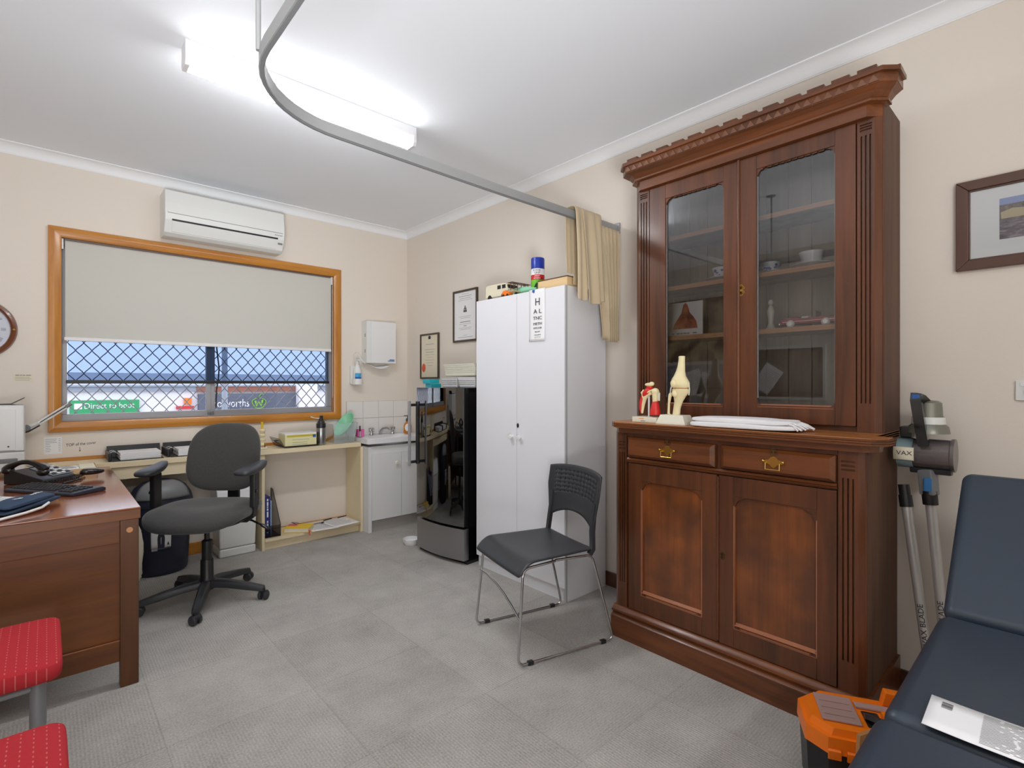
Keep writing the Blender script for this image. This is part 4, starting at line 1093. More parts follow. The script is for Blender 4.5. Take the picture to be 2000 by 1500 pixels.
MB().lathe([(0, .110), (.015, .110), (.017, .118), (.013, .135), (.004, .14), (.004, .155), (.012, .156), (.012, .162), (0, .163)], 18, at=(2.468, 4.15, z)).box(2.43, 2.47, 4.146, 4.154, z + .156, z + .164, .002).build('pump', mat('dark_green_pump', S(52, 70, 46), .4), sp_)
pk = thing('pink_case', 'small pink case on the left edge of the basin', 'case', (2.0, 4.16, zt + .005))
MB().box(1.972, 2.032, 4.13, 4.19, zt + .005, zt + .068, .003).build('case_body', 'pink', pk)
nb = thing('lipstick_bottle', 'tiny dark capped bottle in front of the pink case', 'bottle', (1.985, 4.115, zt + .005))
MB().box(1.976, 1.990, 4.108, 4.122, zt + .005, zt + .055, .002).build('glass_body', 'clear', nb)
MB().cyl((1.983, 4.115, zt + .055), (1.983, 4.115, zt + .062), .009).cyl((1.983, 4.115, zt + .062), (1.983, 4.115, zt + .1), .006).build('cap', 'black', nb)
# ================================================================== counter under the window
ct = thing('window_counter', 'cream laminate counter with an open shelf bay under the window', 'counter', (.6, 4.2, 0))
MB().box(XL + .002, 1.956, 4.035, YB - .016, .715, .750, .003).build('worktop', 'cream', ct)
MB().box(XL + .002, 1.18, 4.052, 4.070, .637, .715, .001).build('fascia', 'cream', ct)
MB().box(XL + .002, 1.956, YB - .015, YB - .001, .750, .772, .002).build('back_strip', 'amber', ct)
MB().box(1.180, 1.200, 4.05, YB - .018, 0, .714, .001).build('side_panel', 'cream', ct)
MB().box(1.950, 1.972, 4.035, YB - .018, 0, .714, .001).build('side_panel', 'cream', ct)
MB().box(1.201, 1.949, 4.045, YB - .018, .062, .082, .001).build('bottom_shelf', 'cream', ct)
MB().box(1.201, 1.949, 4.075, 4.09, 0, .061).build('kickboard', 'cream', ct)
CT = .7505

def sheet(name, label, x, y, z, w, h, rz, m='paper', cat='paper', ink=True, curl=0., group=None, thick=.0012):
    o = thing(name, label, cat, (x, y, z), rz=rz, group=group)
    MB().surf(lambda u, v: ((u - .5) * w, (v - .5) * h, .0012 + curl * (u - .5) ** 2 + curl * .5 * v * v), 8, 8).solid(thick).build('page', m, o, local=True)
    if ink and not curl:
        b = MB(); lines(b, Matrix.Translation((-w * .42, 0, .002)), w * .84, [h * .40 - k * h * .055 for k in range(14)], h * .012, .0003)
        b.build('print', 'inkl', o, local=True, smooth=0)
    return o

# two open lever-arch files with paper
def binder(x, label, w=.27):
    o = thing('lever_arch_file', label, 'ring binder', (x + w / 2, 4.18, CT), group='open files on the counter')
    MB().box(x, x + w, 4.06, 4.30, CT + .001, CT + .004, .001).build('front_cover', 'black', o)
    MB().prism([(4.285, CT + .004), (4.300, CT + .004), (4.315, CT + .078), (4.300, CT + .078)], 'x', x - .012, x + w + .01, bev=.001).build('back_cover', 'black', o)
    MB().box(x - .020, x + .0, 4.07, 4.30, CT + .001, CT + .055, .006).build('spine', 'black', o)
    for yy in (4.12, 4.20):
        pts = [(x + .008 + .026 * math.cos(a), yy, CT + .026 + .032 * math.sin(a)) for a in [PI * 1.05 - i / 10 * PI * 1.05 for i in range(11)]]
        MB().tube(pts, .0028, 8).build('ring', 'chrome', o)
    return o
def ream(x0, x1, y0, y1, z0, n, label):
    """a visibly layered stack of sheets"""
    b = MB()
    for k in range(n):
        j = random.uniform(-.003, .003); b.box(x0 + j, x1 + j, y0 + j * .6, y1 + j, z0 + k * .0062, z0 + k * .0062 + .0052)
    o = b.build('paper_stack', 'paper'); return tag(o, label, 'paper', 'paper in the open files')
binder(.305, 'open black file lying left on the counter by the handwritten note')
ream(.345, .560, 4.075, 4.275, CT + .005, 7, 'thick white paper stack in the left open file')
binder(.615, 'open black file on the counter behind the office chair')
ream(.660, .865, 4.075, 4.275, CT + .005, 7, 'white paper stack in the file behind the office chair')

# spine model
sm = thing('spine_model', 'small cream vertebrae model with a yellow tip on the counter', 'anatomical model', (1.205, 4.13, CT))
MB().box(1.175, 1.235, 4.105, 4.155, CT + .001, CT + .012, .003).build('base', 'boneb', sm)
for k in range(4):
    z = CT + .036 + k * .034
    b = MB().blob(.022, .018, .013, (1.205, 4.125, z), e1=.6, nu=16, nv=8)
    b.blob(.008, .016, .006, (1.205, 4.152, z - .004), nu=8, nv=6).blob(.028, .006, .006, (1.205, 4.142, z), nu=10, nv=6)
    b.build('vertebra', 'bone', sm)
    if k < 3: MB().blob(.019, .015, .007, (1.205, 4.125, z + .017), nu=14, nv=6).build('disc', 'papery', sm)
MB().cyl((1.205, 4.135, CT + .02), (1.205, 4.135, CT + .175), .006).build('cord', 'yellow', sm)
MB().cyl((1.205, 4.135, CT + .165), (1.205, 4.135, CT + .203), .008).build('yellow_tip', 'yellow', sm)
MB().cyl((1.218, 4.11, CT + .012), (1.218, 4.11, CT + .045), .003).build('peg', 'black', sm)

# wire tray, box of gloves, pump flask, tub
wt = thing('wire_tray', 'black wire mesh tray on the counter holding the yellow and white carton', 'tray', (1.48, 4.15, CT))
b = MB(); x0, x1, y0, y1 = 1.335, 1.594, 4.03, 4.27
MB().tube([(x0, y0, CT + .010), (x1, y0, CT + .010), (x1, y1, CT + .04), (x0, y1, CT + .04)], .004, 8, closed=True).build('rim', 'black', wt)
for k in range(15): b.tube([(x0 + (x1 - x0) * k / 14, y0, CT + .007), (x0 + (x1 - x0) * k / 14, y1, CT + .007)], .0012, 5)
for k in range(13): b.tube([(x0, y0 + (y1 - y0) * k / 12, CT + .006), (x1, y0 + (y1 - y0) * k / 12, CT + .006)], .0012, 5)
for k in range(13):
    y = y0 + (y1 - y0) * k / 12; b.tube([(x0, y, CT + .006), (x0 - .035, y, CT + .075)], .0012, 5)
for k in range(6): b.tube([(x0 - .035 * k / 5, y0, CT + .006 + .069 * k / 5), (x0 - .035 * k / 5, y1, CT + .006 + .069 * k / 5)], .0012, 5)
b.build('mesh', 'black', wt)
gbx = thing('glove_carton', 'long yellow and white carton lying in the wire tray', 'carton', (1.48, 4.15, CT + .012))
MB().box(1.345, 1.586, 4.052, 4.20, CT + .012, CT + .108, .0015).build('carton_body', mat('pale_yellow_print', S(226, 220, 170), .5), gbx)
MB().box(1.3448, 1.5862, 4.0512, 4.2005, CT + .098, CT + .1085, .001).build('white_top', 'white', gbx)
MB().box(1.360, 1.582, 4.051, 4.052, CT + .080, CT + .094).build('gold_band', mat('gold_print', S(196, 178, 44), .5), gbx)
MB().box(1.556, 1.580, 4.0502, 4.0512, CT + .070, CT + .092).build('blue_mark', 'inkb', gbx)
b = MB(); lines(b, frame_mtx((1.40, 4.0515, CT + .045), (1, 0, 0), (0, 0, 1)), .13, (.014, -.008, -.022), .0025, .0004); b.build('print', 'inkl', gbx, smooth=0)
pf = thing('spray_flask', 'steel pump flask with a black spray head on the counter', 'flask', (1.637, 4.09, CT))
MB().lathe([(0, 0), (.033, 0), (.036, .004), (.036, .128), (.033, .138), (0, .138)], 28, at=(1.637, 4.09, CT + .001)).build('body', 'steel', pf)
MB().lathe([(0, .137), (.036, .137), (.037, .150), (.037, .172), (.030, .176), (.026, .190), (.018, .196), (.016, .215), (0, .218)], 24, at=(1.637, 4.09, CT)).box(1.628, 1.650, 4.078, 4.102, CT + .205, CT + .236, .004).build('head', 'black', pf)
MB().tube([(1.628, 4.09, CT + .212), (1.585, 4.085, CT + .218), (1.552, 4.082, CT + .228)], [.004, .003, .004], 10).build('nozzle', 'plwhite', pf)
tb = thing('plastic_tub', 'translucent square tub on the counter with a green bowl in it', 'tub', (1.84, 4.17, CT))
b = MB()
A = [(1.752, 4.09), (1.930, 4.09), (1.930, 4.255), (1.752, 4.255)]; B = [(1.733, 4.072), (1.950, 4.072), (1.950, 4.273), (1.733, 4.273)]
def rnd4(P, r=.025):
    out = []
    for i, p in enumerate(P):
        p = V(p); a = (V(P[i - 1]) - p).normalized(); c = (V(P[(i + 1) % 4]) - p).normalized()
        for k in range(5):
            t = k / 4; out.append(tuple(p + a * r * (1 - t) ** 2 + c * r * t ** 2))
    return out
Ra, Rb = rnd4(A), rnd4(B)
va = [b.bm.verts.new((p[0], p[1], CT + .001)) for p in Ra]; vb = [b.bm.verts.new((p[0], p[1], CT + .165)) for p in Rb]; vc = [b.bm.verts.new((1.8415 + (p[0] - 1.8415) * 1.05, 4.172 + (p[1] - 4.172) * 1.05, CT + .162)) for p in Rb]
n = len(va)
for P, Q in ((va, vb), (vb, vc)):
    for i in range(n): b.bm.faces.new((P[i], P[(i + 1) % n], Q[(i + 1) % n], Q[i]))
b.bm.faces.new(va); b.build('tub_body', 'frost', tb)
gb = MB().lathe([(0, 0), (.06, 0), (.075, .02), (.098, .07), (.103, .072), (.103, .076), (.094, .074), (.070, .024), (.055, .006), (0, .006)], 36, mtx=frame_mtx((1.876, 4.172, CT + .145), (.60, .10, .79), V((-.74, -.36, .57)).cross(V((.60, .10, .79)))) @ Matrix.Translation((0, 0, -.03)) @ Matrix.Diagonal((1.15, .70, .60, 1))).build('bowl', 'green')
tag(gb, 'mint green oval bowl leaning in the translucent tub', 'bowl')

# things in the open bay
mg = thing('magazine_file', 'black mesh magazine file at the left of the open bay', 'magazine file', (1.28, 4.18, .083))
b = MB(); zf = .0865
prof_ = [(4.075, zf), (4.30, zf), (4.30, zf + .33), (4.255, zf + .325), (4.075, zf + .085)]
for x in (1.206, 1.318):
    b.prism(prof_, 'x', x, x + .0015)
b.box(1.206, 1.3195, 4.0745, 4.0765, zf, zf + .085).box(1.206, 1.3195, 4.075, 4.30, zf, zf + .0015)
b.build('mesh_sides', pane_mat('black_mesh', (1, 1, 1, 1), 1.02, S(30, 30, 32), .42), mg)
for x in (1.206, 1.3195): MB().tube([(x, p[0], p[1]) for p in prof_], .003, 8, closed=True).build('wire_edge', 'black', mg)
tag(MB().box(1.212, 1.250, 4.09, 4.28, zf + .003, zf + .305, .003).build('book', mat('navy_cover', S(38, 44, 112), .4)), 'navy blue book standing in the magazine file', 'book')
b = MB()
for z, h_ in ((.272, .016), (.235, .030), (.222, .008), (.200, .016), (.150, .042), (.115, .008), (.105, .006), (.075, .024), (.03, .010)): b.box(1.226, 1.236, 4.0888, 4.0896, zf + z, zf + z + h_)
b.build('spine_print', 'paper', bpy.data.objects['book'], smooth=0)
tag(MB().box(1.253, 1.262, 4.095, 4.27, zf + .003, zf + .27, .002).build('book', mat('pale_blue_cover', S(150, 174, 206), .5)), 'slim pale blue booklet beside the navy book', 'book')
yb_ = thing('book', 'thick yellow and red paperback on the bottom shelf of the bay', 'book', (1.475, 4.12, .083), rz=math.radians(-38))
MB().box(-.095, .095, -.062, .062, .001, .004).box(-.095, .095, -.062, .062, .034, .037).box(-.098, -.094, -.062, .062, .001, .037).build('cover', 'yellow', yb_, local=True)
MB().box(-.093, .092, -.060, .060, .004, .034).build('pages', 'papery', yb_, local=True)
MB().box(-.095, -.02, -.002, .062, .0372, .0376).build('red_panel', 'rose', yb_, local=True)
MB().box(-.0985, -.0978, -.03, -.02, .004, .034).build('green_stripe', mat('green_stripe', S(40, 110, 40), .5), yb_, local=True)
MB().tube([(.088, -.05, .02), (.10, -.07, .018), (.104, -.074, -.018)], .002, flat=(.010, .001)).build('ribbon', mat('red_ribbon', S(220, 84, 60), .6), yb_, local=True)
sheet('paper_sheet', 'white printed sheet beside the yellow book in the bay', 1.655, 4.13, .0835, .21, .26, math.radians(-6), group='sheets in the bay')
sheet('paper_sheet', 'white printed sheet at the right end of the bay', 1.812, 4.135, .0885, .23, .27, math.radians(8), group='sheets in the bay')
cb = thing('headset_cable', 'thin black cable with a plug lying across the papers in the bay', 'cable', (1.62, 4.2, .09))
MB().tube([(1.47, 4.17, .125), (1.455, 4.235, .127), (1.50, 4.24, .115), (1.56, 4.20, .095), (1.62, 4.19, .094), (1.68, 4.19, .094)], .0022, 8).build('wire', 'black', cb)
MB().cyl((1.68, 4.19, .094), (1.70, 4.19, .094), .006).build('plug', 'black', cb)
pn = MB().cyl((1.72, 4.245, .093), (1.80, 4.27, .093), .005).build('pen', 'black'); tag(pn, 'black pen lying on the papers at the back of the bay', 'pen')
pn = MB().cyl((1.845, 4.25, .095), (1.93, 4.268, .095), .0035).build('pencil', 'black'); tag(pn, 'thin dark pencil lying near the right end of the bay', 'pencil')

# ------------------------------------------------------------------ bins
bn = thing('swing_bin', 'round navy bin with a domed lid under the counter', 'bin', (.565, 4.13, 0))
cx, cy = .560, 4.085
SY = .80
MB().lathe([(0, 0), (.140, 0), (.152, .012), (.155, .03), (.176, .44), (.182, .445), (.182, .46), (0, .46)], 44, at=(cx, cy, 0), sy=SY).build('body', 'navy', bn)
MB().lathe([(.184, .455), (.184, .472), (.172, .515), (.142, .565), (.095, .597), (.05, .608), (0, .611)], 44, at=(cx, cy, 0), sy=SY).build('lid', 'navy', bn)
b = MB()
def flap(u, v):
    a = -PI / 2 + (u - .5) * 1.9; t = .12 + v * .78
    r = .184 * math.cos(t * PI / 2 * .98) ** .66 + .003; z = .472 + .137 * math.sin(t * PI / 2)
    return (cx + r * math.cos(a), cy + SY * r * math.sin(a) - .002, z)
b.surf(flap, 16, 12).solid(.003); b.build('flap', 'plgrey', bn)
# newspaper / sheets showing at the rim of the bin
def onbin(u, z, off):   # angle across the front, height
    a = -PI / 2 + u; r = .155 + (.176 - .155) * (z - .03) / .41 + off
    return (cx + r * math.cos(a), cy + SY * r * math.sin(a), z)
lb = MB().surf(lambda u, v: onbin(-.42 + u * .66, .185 + v * .16, .001), 12, 6).solid(.0008).build('label', 'paper', bn)
b = MB().surf(lambda u, v: onbin(-.42 + u * .66, .165 + v * .02, .001), 12, 2); b.solid(.0008).build('label_strip', 'navy', bn)
def wrap_on_bin(name, mt, pts):
    b = MB(); va = [b.bm.verts.new(onbin(p[0], p[1], .0022)) for p in pts]; b.bm.faces.new(va); return b.solid(.0006).build(name, mt, lb, smooth=0)
wrap_on_bin('bin_picture', 'navy', [(-.20, 0.185), (.02, 0.185), (.03, 0.245), (.02, 0.260), (-.01, 0.283), (-.06, 0.293), (-.12, 0.293), (-.17, 0.283), (-.20, 0.260), (-.21, 0.245)])
wrap_on_bin('triangle_mark', 'ink', [(.10, 0.200), (.18, 0.200), (.14, 0.223)])
wrap_on_bin('band', 'inkl', [(-.42, 0.303), (.24, 0.303), (.24, 0.310), (-.42, 0.310)])
b = MB()
for k in range(9): 
    u = -.40 + k * .022; w = .006 + .008 * random.random()
    b.bm.faces.new([b.bm.verts.new(onbin(q[0], q[1], .0022)) for q in ((u, .169), (u + w, .169), (u + w, .183), (u, .183))])
b.solid(.0005).build('barcode', 'paper', lb, smooth=0)
def bend_bin(b):
    for v in b.bm.verts:
        p = v.co.copy(); q = onbin(p.x / .165, p.y, .0022 + p.z); v.co = V(q)
words('Bullet Bin', .021, Matrix.Translation((-.013, .327, 0)), 'ink', lb, extra=bend_bin)
np_ = thing('crumpled_bag', 'crumpled grey and white plastic bag beside the navy bin', 'bag', (.40, 4.02, .3))
b = MB().blob(.060, .050, .195, (.380, 3.885, .196), nu=24, nv=18, e1=.7)
for v in b.bm.verts: v.co += V((random.uniform(-.006, .006), random.uniform(-.006, .006), random.uniform(-.008, .008)))
b.build('bag_body', 'papery', np_)
wb = thing('waste_bin', 'white rectangular lidded waste bin behind the office chair', 'bin', (1.02, 4.17, 0))
def taper(x0, x1, y0, y1, z0, z1, k, bev, m, nm, par):
    b = MB().box(x0, x1, y0, y1, z0, z1, bev, seg=3); c = V(((x0 + x1) / 2, (y0 + y1) / 2, 0))
    for v in b.bm.verts:
        t = (v.co.z - z0) / (z1 - z0); s = 1 + k * t; v.co.x = c.x + (v.co.x - c.x) * s; v.co.y = c.y + (v.co.y - c.y) * s
    return b.build(nm, m, par)
taper(.905, 1.146, 4.075, 4.285, 0, .060, 0, .012, 'plwhite', 'foot', wb)
taper(.907, 1.144, 4.077, 4.283, .061, .345, .06, .012, 'plwhite', 'body', wb)
MB().prism([(4.064, .346), (4.064, .372), (4.10, .470), (4.13, .492), (4.27, .492), (4.29, .47), (4.29, .346)], 'x', .893, 1.160, bev=.010).build('lid', 'white', wb)

# ------------------------------------------------------------------ things on the window wall
cl = thing('wall_clock', 'round brown-rimmed wall clock with roman numerals left of the window', 'clock', (-.30, YB, 1.565))
RX = Matrix.Translation((-.310, YB, 1.567)) @ Matrix.Rotation(PI / 2, 4, 'X')
MB().lathe([(.150, 0), (.178, 0), (.180, .012), (.174, .026), (.162, .030), (.152, .024), (.148, .012), (.150, 0)], 60, mtx=RX).build('rim', mat('walnut_rim', S(112, 62, 36), .3, coat=.4), cl)
MB().lathe([(0, .010), (.150, .010), (.150, .006), (0, .006)], 48, mtx=RX).build('face', 'paper', cl)
nums = ['XII', 'I', 'II', 'III', 'IIII', 'V', 'VI', 'VII', 'VIII', 'IX', 'X', 'XI']
for k, t in enumerate(nums):
    a = PI / 2 - k * PI / 6
    words(t, .032, RX @ Matrix.Translation((.118 * math.cos(a), .118 * math.sin(a), .0115)) @ Matrix.Rotation(a - PI / 2, 4, 'Z'), 'plgrey', cl, sx=.8)
for L, a, wd_ in ((.10, .35, .004), (.07, 2.0, .006)):
    MB().box(-.015, L, -wd_ / 2, wd_ / 2, .013, .0145, mtx=RX @ Matrix.Rotation(a, 4, 'Z')).build('hand', 'ink', cl)
MB().blob(.007, .007, .007, mtx=RX @ Matrix.Translation((.164, 0, .031))).build('catch', 'brass', cl)
MB().lathe([(0, .016), (.146, .016), (.146, .0165), (0, .0165)], 48, mtx=RX).build('glass', 'glass', cl)

fw = lambda x, z, off=.0008: frame_mtx((x, YB - off, z), (1, 0, 0), (0, 0, 1))
lc = thing('printed_sign', 'small printed label card on the wall beside the window frame', 'label', (-.105, YB, 1.256))
MB().box(-.150, -.062, YB - .0010, YB - .0002, 1.256, 1.306).build('card', 'papery', lc)
b = MB()
for x, w_ in ((-.140, .016), (-.121, .010), (-.108, .012), (-.093, .022)): b.box(x, x + w_, YB - .0018, YB - .001, 1.2925, 1.2955)
b.build('heading', 'ink', lc, smooth=0)
b = MB(); lines(b, fw(-.142, 1.27, .0014), .072, (.012, .003, -.006), .0018, .0004); b.build('print', 'inkl', lc, smooth=0)
ln = thing('phone_list', 'white printed list taped to the wall under the window corner', 'list', (.03, YB, .81))
MB().box(-.012, .072, YB - .0010, YB - .0002, .800, .905).build('sheet', 'paper', ln)
b = MB()
for k in range(8):
    z = .893 - k * .011; b.box(-.006, (.048 if k < 3 else .020) - .004 * (k % 2), YB - .0016, YB - .001, z - .0012, z + .0012); b.box(.056, .066, YB - .0016, YB - .001, z - .0012, z + .0012)
b.build('print', 'inkl', ln, smooth=0)
hw = thing('handwritten_note', 'handwritten note with a downward arrow on the wall above the counter', 'note', (.165, YB, .79))
MB().box(.090, .245, YB - .0010, YB - .0002, .785, .884).build('sheet', 'wall', hw)
words('TOP of the cover', .026, fw(.166, .852, .0014) @ Matrix.Rotation(.05, 4, 'Z'), 'ink', hw, sx=.80)
b = MB(); b.box(.158, .1605, YB - .0016, YB - .001, .808, .832).prism([(.1535, .814), (.1593, .803), (.165, .814), (.1593, .809)], 'y', YB - .0016, YB - .001)
b.build('arrow', 'ink', hw, smooth=0)

td = thing('towel_dispenser', 'white paper towel dispenser on the wall over the basin', 'dispenser', (2.24, YB, 1.42))
MB().box(2.100, 2.392, 4.225, YB, 1.425, 1.805, .008).build('cabinet', 'plwhite', td)
MB().box(2.140, 2.388, 4.220, 4.226, 1.43, 1.80, .002).build('front_cover', 'white', td)
b = MB()
b.box(2.306, 2.372, 4.2192, 4.2202, 1.446, 1.453).box(2.322, 2.372, 4.2192, 4.2202, 1.456, 1.464)
b.build('blue_mark', 'inkb', td, smooth=0)
for z in (1.66, 1.52): MB().box(2.0995, 2.101, 4.25, 4.262, z, z + .03).build('hinge', 'plgrey', td)
MB().surf(lambda u, v: (2.14 + .18 * u, 4.24 + .05 * v - .02 * u, 1.424 - .045 * math.sin(PI * min(1, .1 + u * .75)) * (1 - v * .5)), 12, 4).solid(.002).build('paper_towel', 'paper', td)
hs = thing('sanitiser_dispenser', 'white hand wash bottle with a blue label in a wall bracket', 'dispenser', (2.03, YB, 1.22))
MB().lathe([(0, 0), (.034, 0), (.038, .006), (.038, .095), (.034, .125), (.022, .150), (.018, .165), (0, .165)], 28, at=(2.035, 4.275, 1.245)).build('bottle', 'plwhite', hs)
MB().surf(lambda u, v: (2.035 + .0386 * math.cos(-2.5 + u * 1.5), 4.275 + .0386 * math.sin(-2.5 + u * 1.5), 1.275 + v * .06), 14, 3).solid(.0006).build('label', mat('sky_label', S(70, 160, 214), .5), hs)
MB().surf(lambda u, v: (2.035 + .0390 * math.cos(-2.5 + u * 1.5), 4.275 + .0390 * math.sin(-2.5 + u * 1.5), 1.276 + v * .025), 14, 3).solid(.0006).build('label_band', 'inkb', hs)
MB().lathe([(.039, 0), (.045, 0), (.045, .05), (.039, .05)], 28, at=(2.035, 4.275, 1.236)).box(1.985, 2.03, 4.30, YB, 1.24, 1.40, .003).build('wall_mount', 'plwhite', hs)
MB().cyl((2.035, 4.275, 1.41), (2.035, 4.275, 1.45), .014).box(2.02, 2.05, 4.24, 4.29, 1.445, 1.458, .003).build('pump', 'plwhite', hs)
MB().tube([(2.012, 4.30, 1.40), (2.008, 4.29, 1.50), (2.02, 4.27, 1.515), (2.035, 4.262, 1.505), (2.06, 4.258, 1.46), (2.10, 4.257, 1.425)], [.003, .003, .003, .004, .006, .008], 8).build('lever', 'plwhite', hs)

# ------------------------------------------------------------------ framed things on the dresser wall
def certificate(y0, y1, z0, z1, label, paper, w, cat='certificate'):
    o = thing('certificate', label, cat, (XR, (y0 + y1) / 2, z0), group='framed certificates'); b = MB(); x = XR - .018
    b.box(x, XR, y0, y0 + w, z0, z1, .002).box(x, XR, y1 - w, y1, z0, z1, .002).box(x, XR, y0 + w, y1 - w, z0, z0 + w, .002).box(x, XR, y0 + w, y1 - w, z1 - w, z1, .002)
    b.build('frame', mat('dark_frame', S(72, 60, 50), .4), o)
    MB().box(XR - .009, XR - .006, y0 + w, y1 - w, z0 + w, z1 - w).build('sheet', paper, o)
    return o, (lambda y, z: frame_mtx((XR - .0095, y, z), (0, -1, 0), (0, 0, 1)))
o, fr2 = certificate(3.776, 4.074, 1.288, 1.696, 'smaller framed certificate with an orange seal, nearer the corner', 'papery', .014)
b = MB(); 
for k, (w_, h_) in enumerate(((.13, .004), (.0, 0), (.16, .003), (.12, .004), (.15, .002), (.10, .002), (.14, .002), (.12, .002), (.09, .002))):
    if w_: b.box(-w_ / 2, w_ / 2, -h_ / 2, h_ / 2, 0, .0004, mtx=fr2(3.92, 1.60 - k * .024))
b.build('print', 'inkl', o, smooth=0)
MB().prism([(-.016, 0), (.016, 0), (.02, .02), (.01, .03), (-.01, .03), (-.02, .02)], 'z', 0, .0005, mtx=fr2(3.925, 1.645)).build('crest', 'ink', o, smooth=0)
MB().lathe([(0, .0008), (.030, .0008), (.030, 0)], 32, mtx=fr2(4.02, 1.388) @ Matrix.Diagonal((1, 1.3, 1, 1))).build('seal', mat('seal_orange', S(222, 98, 66), .6), o, smooth=0)
o, fr2 = certificate(3.228, 3.558, 1.590, 2.020, 'larger framed certificate with a dark crest, nearer the wardrobe', 'paper', .016)
yc = 3.393; b = MB()
for z, w_, h_ in ((1.985, .10, .002), (1.968, .17, .004), (1.95, .15, .003), (1.935, .19, .002), (1.80, .16, .002), (1.787, .13, .002), (1.755, .14, .006), (1.738, .16, .002), (1.722, .04, .006), (1.705, .17, .002), (1.693, .15, .002), (1.645, .05, .002), (1.628, .20, .003)):
    b.box(-w_ / 2, w_ / 2, -h_ / 2, h_ / 2, 0, .0004, mtx=fr2(yc, z))
b.build('print', 'inkl', o, smooth=0)
MB().prism([(-.022, 0), (.022, 0), (.018, .03), (.010, .034), (.006, .05), (0, .056), (-.006, .05), (-.010, .034), (-.018, .03)], 'z', 0, .0005, mtx=fr2(yc, 1.835)).build('crest', 'ink', o, smooth=0)
b = MB()
for dy, dz, w_, h_ in ((0, .04, .002, .02), (0, .018, .024, .002), (0, .010, .002, .016), (-.010, .024, .006, .006), (.010, .024, .006, .006)): b.box(dy - w_ / 2, dy + w_ / 2, dz - h_ / 2, dz + h_ / 2, .0005, .001, mtx=fr2(yc, 1.835))
b.build('crest_detail', 'paper', o, smooth=0)

pc = thing('framed_picture', 'framed lakeside photograph with a wide white mount right of the dresser', 'picture', (XR, .06, 1.665))
y0, y1, z0, z1, w_ = -.20, .305, 1.665, 1.998, .036
wf = mat('walnut_frame', S(82, 50, 32), .4, coat=.15)
O = [(y0, z0), (y1, z0), (y1, z1), (y0, z1)]; I = [(y0 + w_, z0 + w_), (y1 - w_, z0 + w_), (y1 - w_, z1 - w_), (y0 + w_, z1 - w_)]
for k in range(4):
    q = (k + 1) % 4; MB().prism([O[k], O[q], I[q], I[k]], 'x', XR - .022, XR - .001, bev=.003).build('frame_side', wf, pc)
b = MB()
for a in ((y0 + w_ - .001, y1 - w_ + .001, z0 + w_ - .001, z0 + w_ + .005), (y0 + w_ - .001, y1 - w_ + .001, z1 - w_ - .005, z1 - w_ + .001), (y0 + w_ - .001, y0 + w_ + .005, z0 + w_, z1 - w_), (y1 - w_ - .005, y1 - w_ + .001, z0 + w_, z1 - w_)):
    b.box(XR - .016, XR - .004, a[0], a[1], a[2], a[3], .001)
b.build('inner_slip', 'skirt', pc)
MB().box(XR - .008, XR - .003, y0 + w_, y1 - w_, z0 + w_, z1 - w_).build('mount', mat('cream_mount', S(232, 230, 218), .8), pc)
ph = MB().box(XR - .009, XR - .008, -.08, .185, 1.765, 1.912).build('photograph', 'water', pc)
MB().box(XR - .0094, XR - .009, -.08, .185, 1.83, 1.888).build('hillside', 'hill', ph)
MB().box(XR - .0094, XR - .009, -.08, .185, 1.888, 1.912).build('sky', mat('print_sky', S(150, 160, 190), .6), ph)
MB().prism([(.18, 1.838), (.182, 1.862), (.15, 1.872), (.11, 1.866), (-.08, 1.872), (-.08, 1.838)], 'x', XR - .0098, XR - .0094).build('bank', mat('print_bank', S(190, 172, 132), .6), ph)
MB().box(XR - .011, XR - .0102, y0 + w_, y1 - w_, z0 + w_, z1 - w_).build('glazing', 'glass', pc)
sw = thing('switch_plate', 'white switch plate low on the wall right of the dresser', 'switch', (XR, .10, 1.18))
MB().box(XR - .010, XR, .030, .144, 1.181, 1.253, .003).build('plate', 'plwhite', sw)
MB().box(XR - .013, XR - .009, .112, .132, 1.232, 1.246, .001).build('rocker', 'white', sw)
MB().cyl((XR - .010, .098, 1.212), (XR - .022, .098, 1.212), .022, bev=.004).build('plug', 'plwhite', sw)
# ================================================================== desk
DZ = .730
dk = thing('desk', 'brown timber desk with a polished top reaching to the window counter', 'desk', (-.13, 3.3, 0))
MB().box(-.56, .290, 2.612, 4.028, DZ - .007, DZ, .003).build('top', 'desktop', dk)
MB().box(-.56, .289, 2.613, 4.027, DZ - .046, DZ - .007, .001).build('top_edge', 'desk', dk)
for x, y in ((.222, 2.618), (-.552, 2.618), (.222, 3.955), (-.552, 3.955)):
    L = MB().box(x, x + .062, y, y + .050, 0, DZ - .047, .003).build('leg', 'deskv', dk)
    if x > 0 and y < 3:
        tag(MB().lathe([(0, .0008), (.003, .0008), (.0045, .002), (.011, .002), (.011, 0)], 24, mtx=Matrix.Translation((.253, 2.618, .640)) @ Matrix.Rotation(PI / 2, 4, 'X')).build('screw_cap', mat('pale_plug', S(196, 140, 92), .5), L), 'pale round plug near the top of the leg')
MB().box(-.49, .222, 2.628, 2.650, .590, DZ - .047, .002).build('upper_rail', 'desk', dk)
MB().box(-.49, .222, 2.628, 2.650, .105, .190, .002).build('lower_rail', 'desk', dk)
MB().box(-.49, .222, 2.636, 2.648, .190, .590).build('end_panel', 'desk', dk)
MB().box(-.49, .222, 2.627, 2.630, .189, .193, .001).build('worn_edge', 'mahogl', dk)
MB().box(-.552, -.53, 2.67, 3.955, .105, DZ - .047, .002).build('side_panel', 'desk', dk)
MB().box(-.49, .222, 3.965, 3.985, .105, DZ - .047).build('far_panel', 'desk', dk)

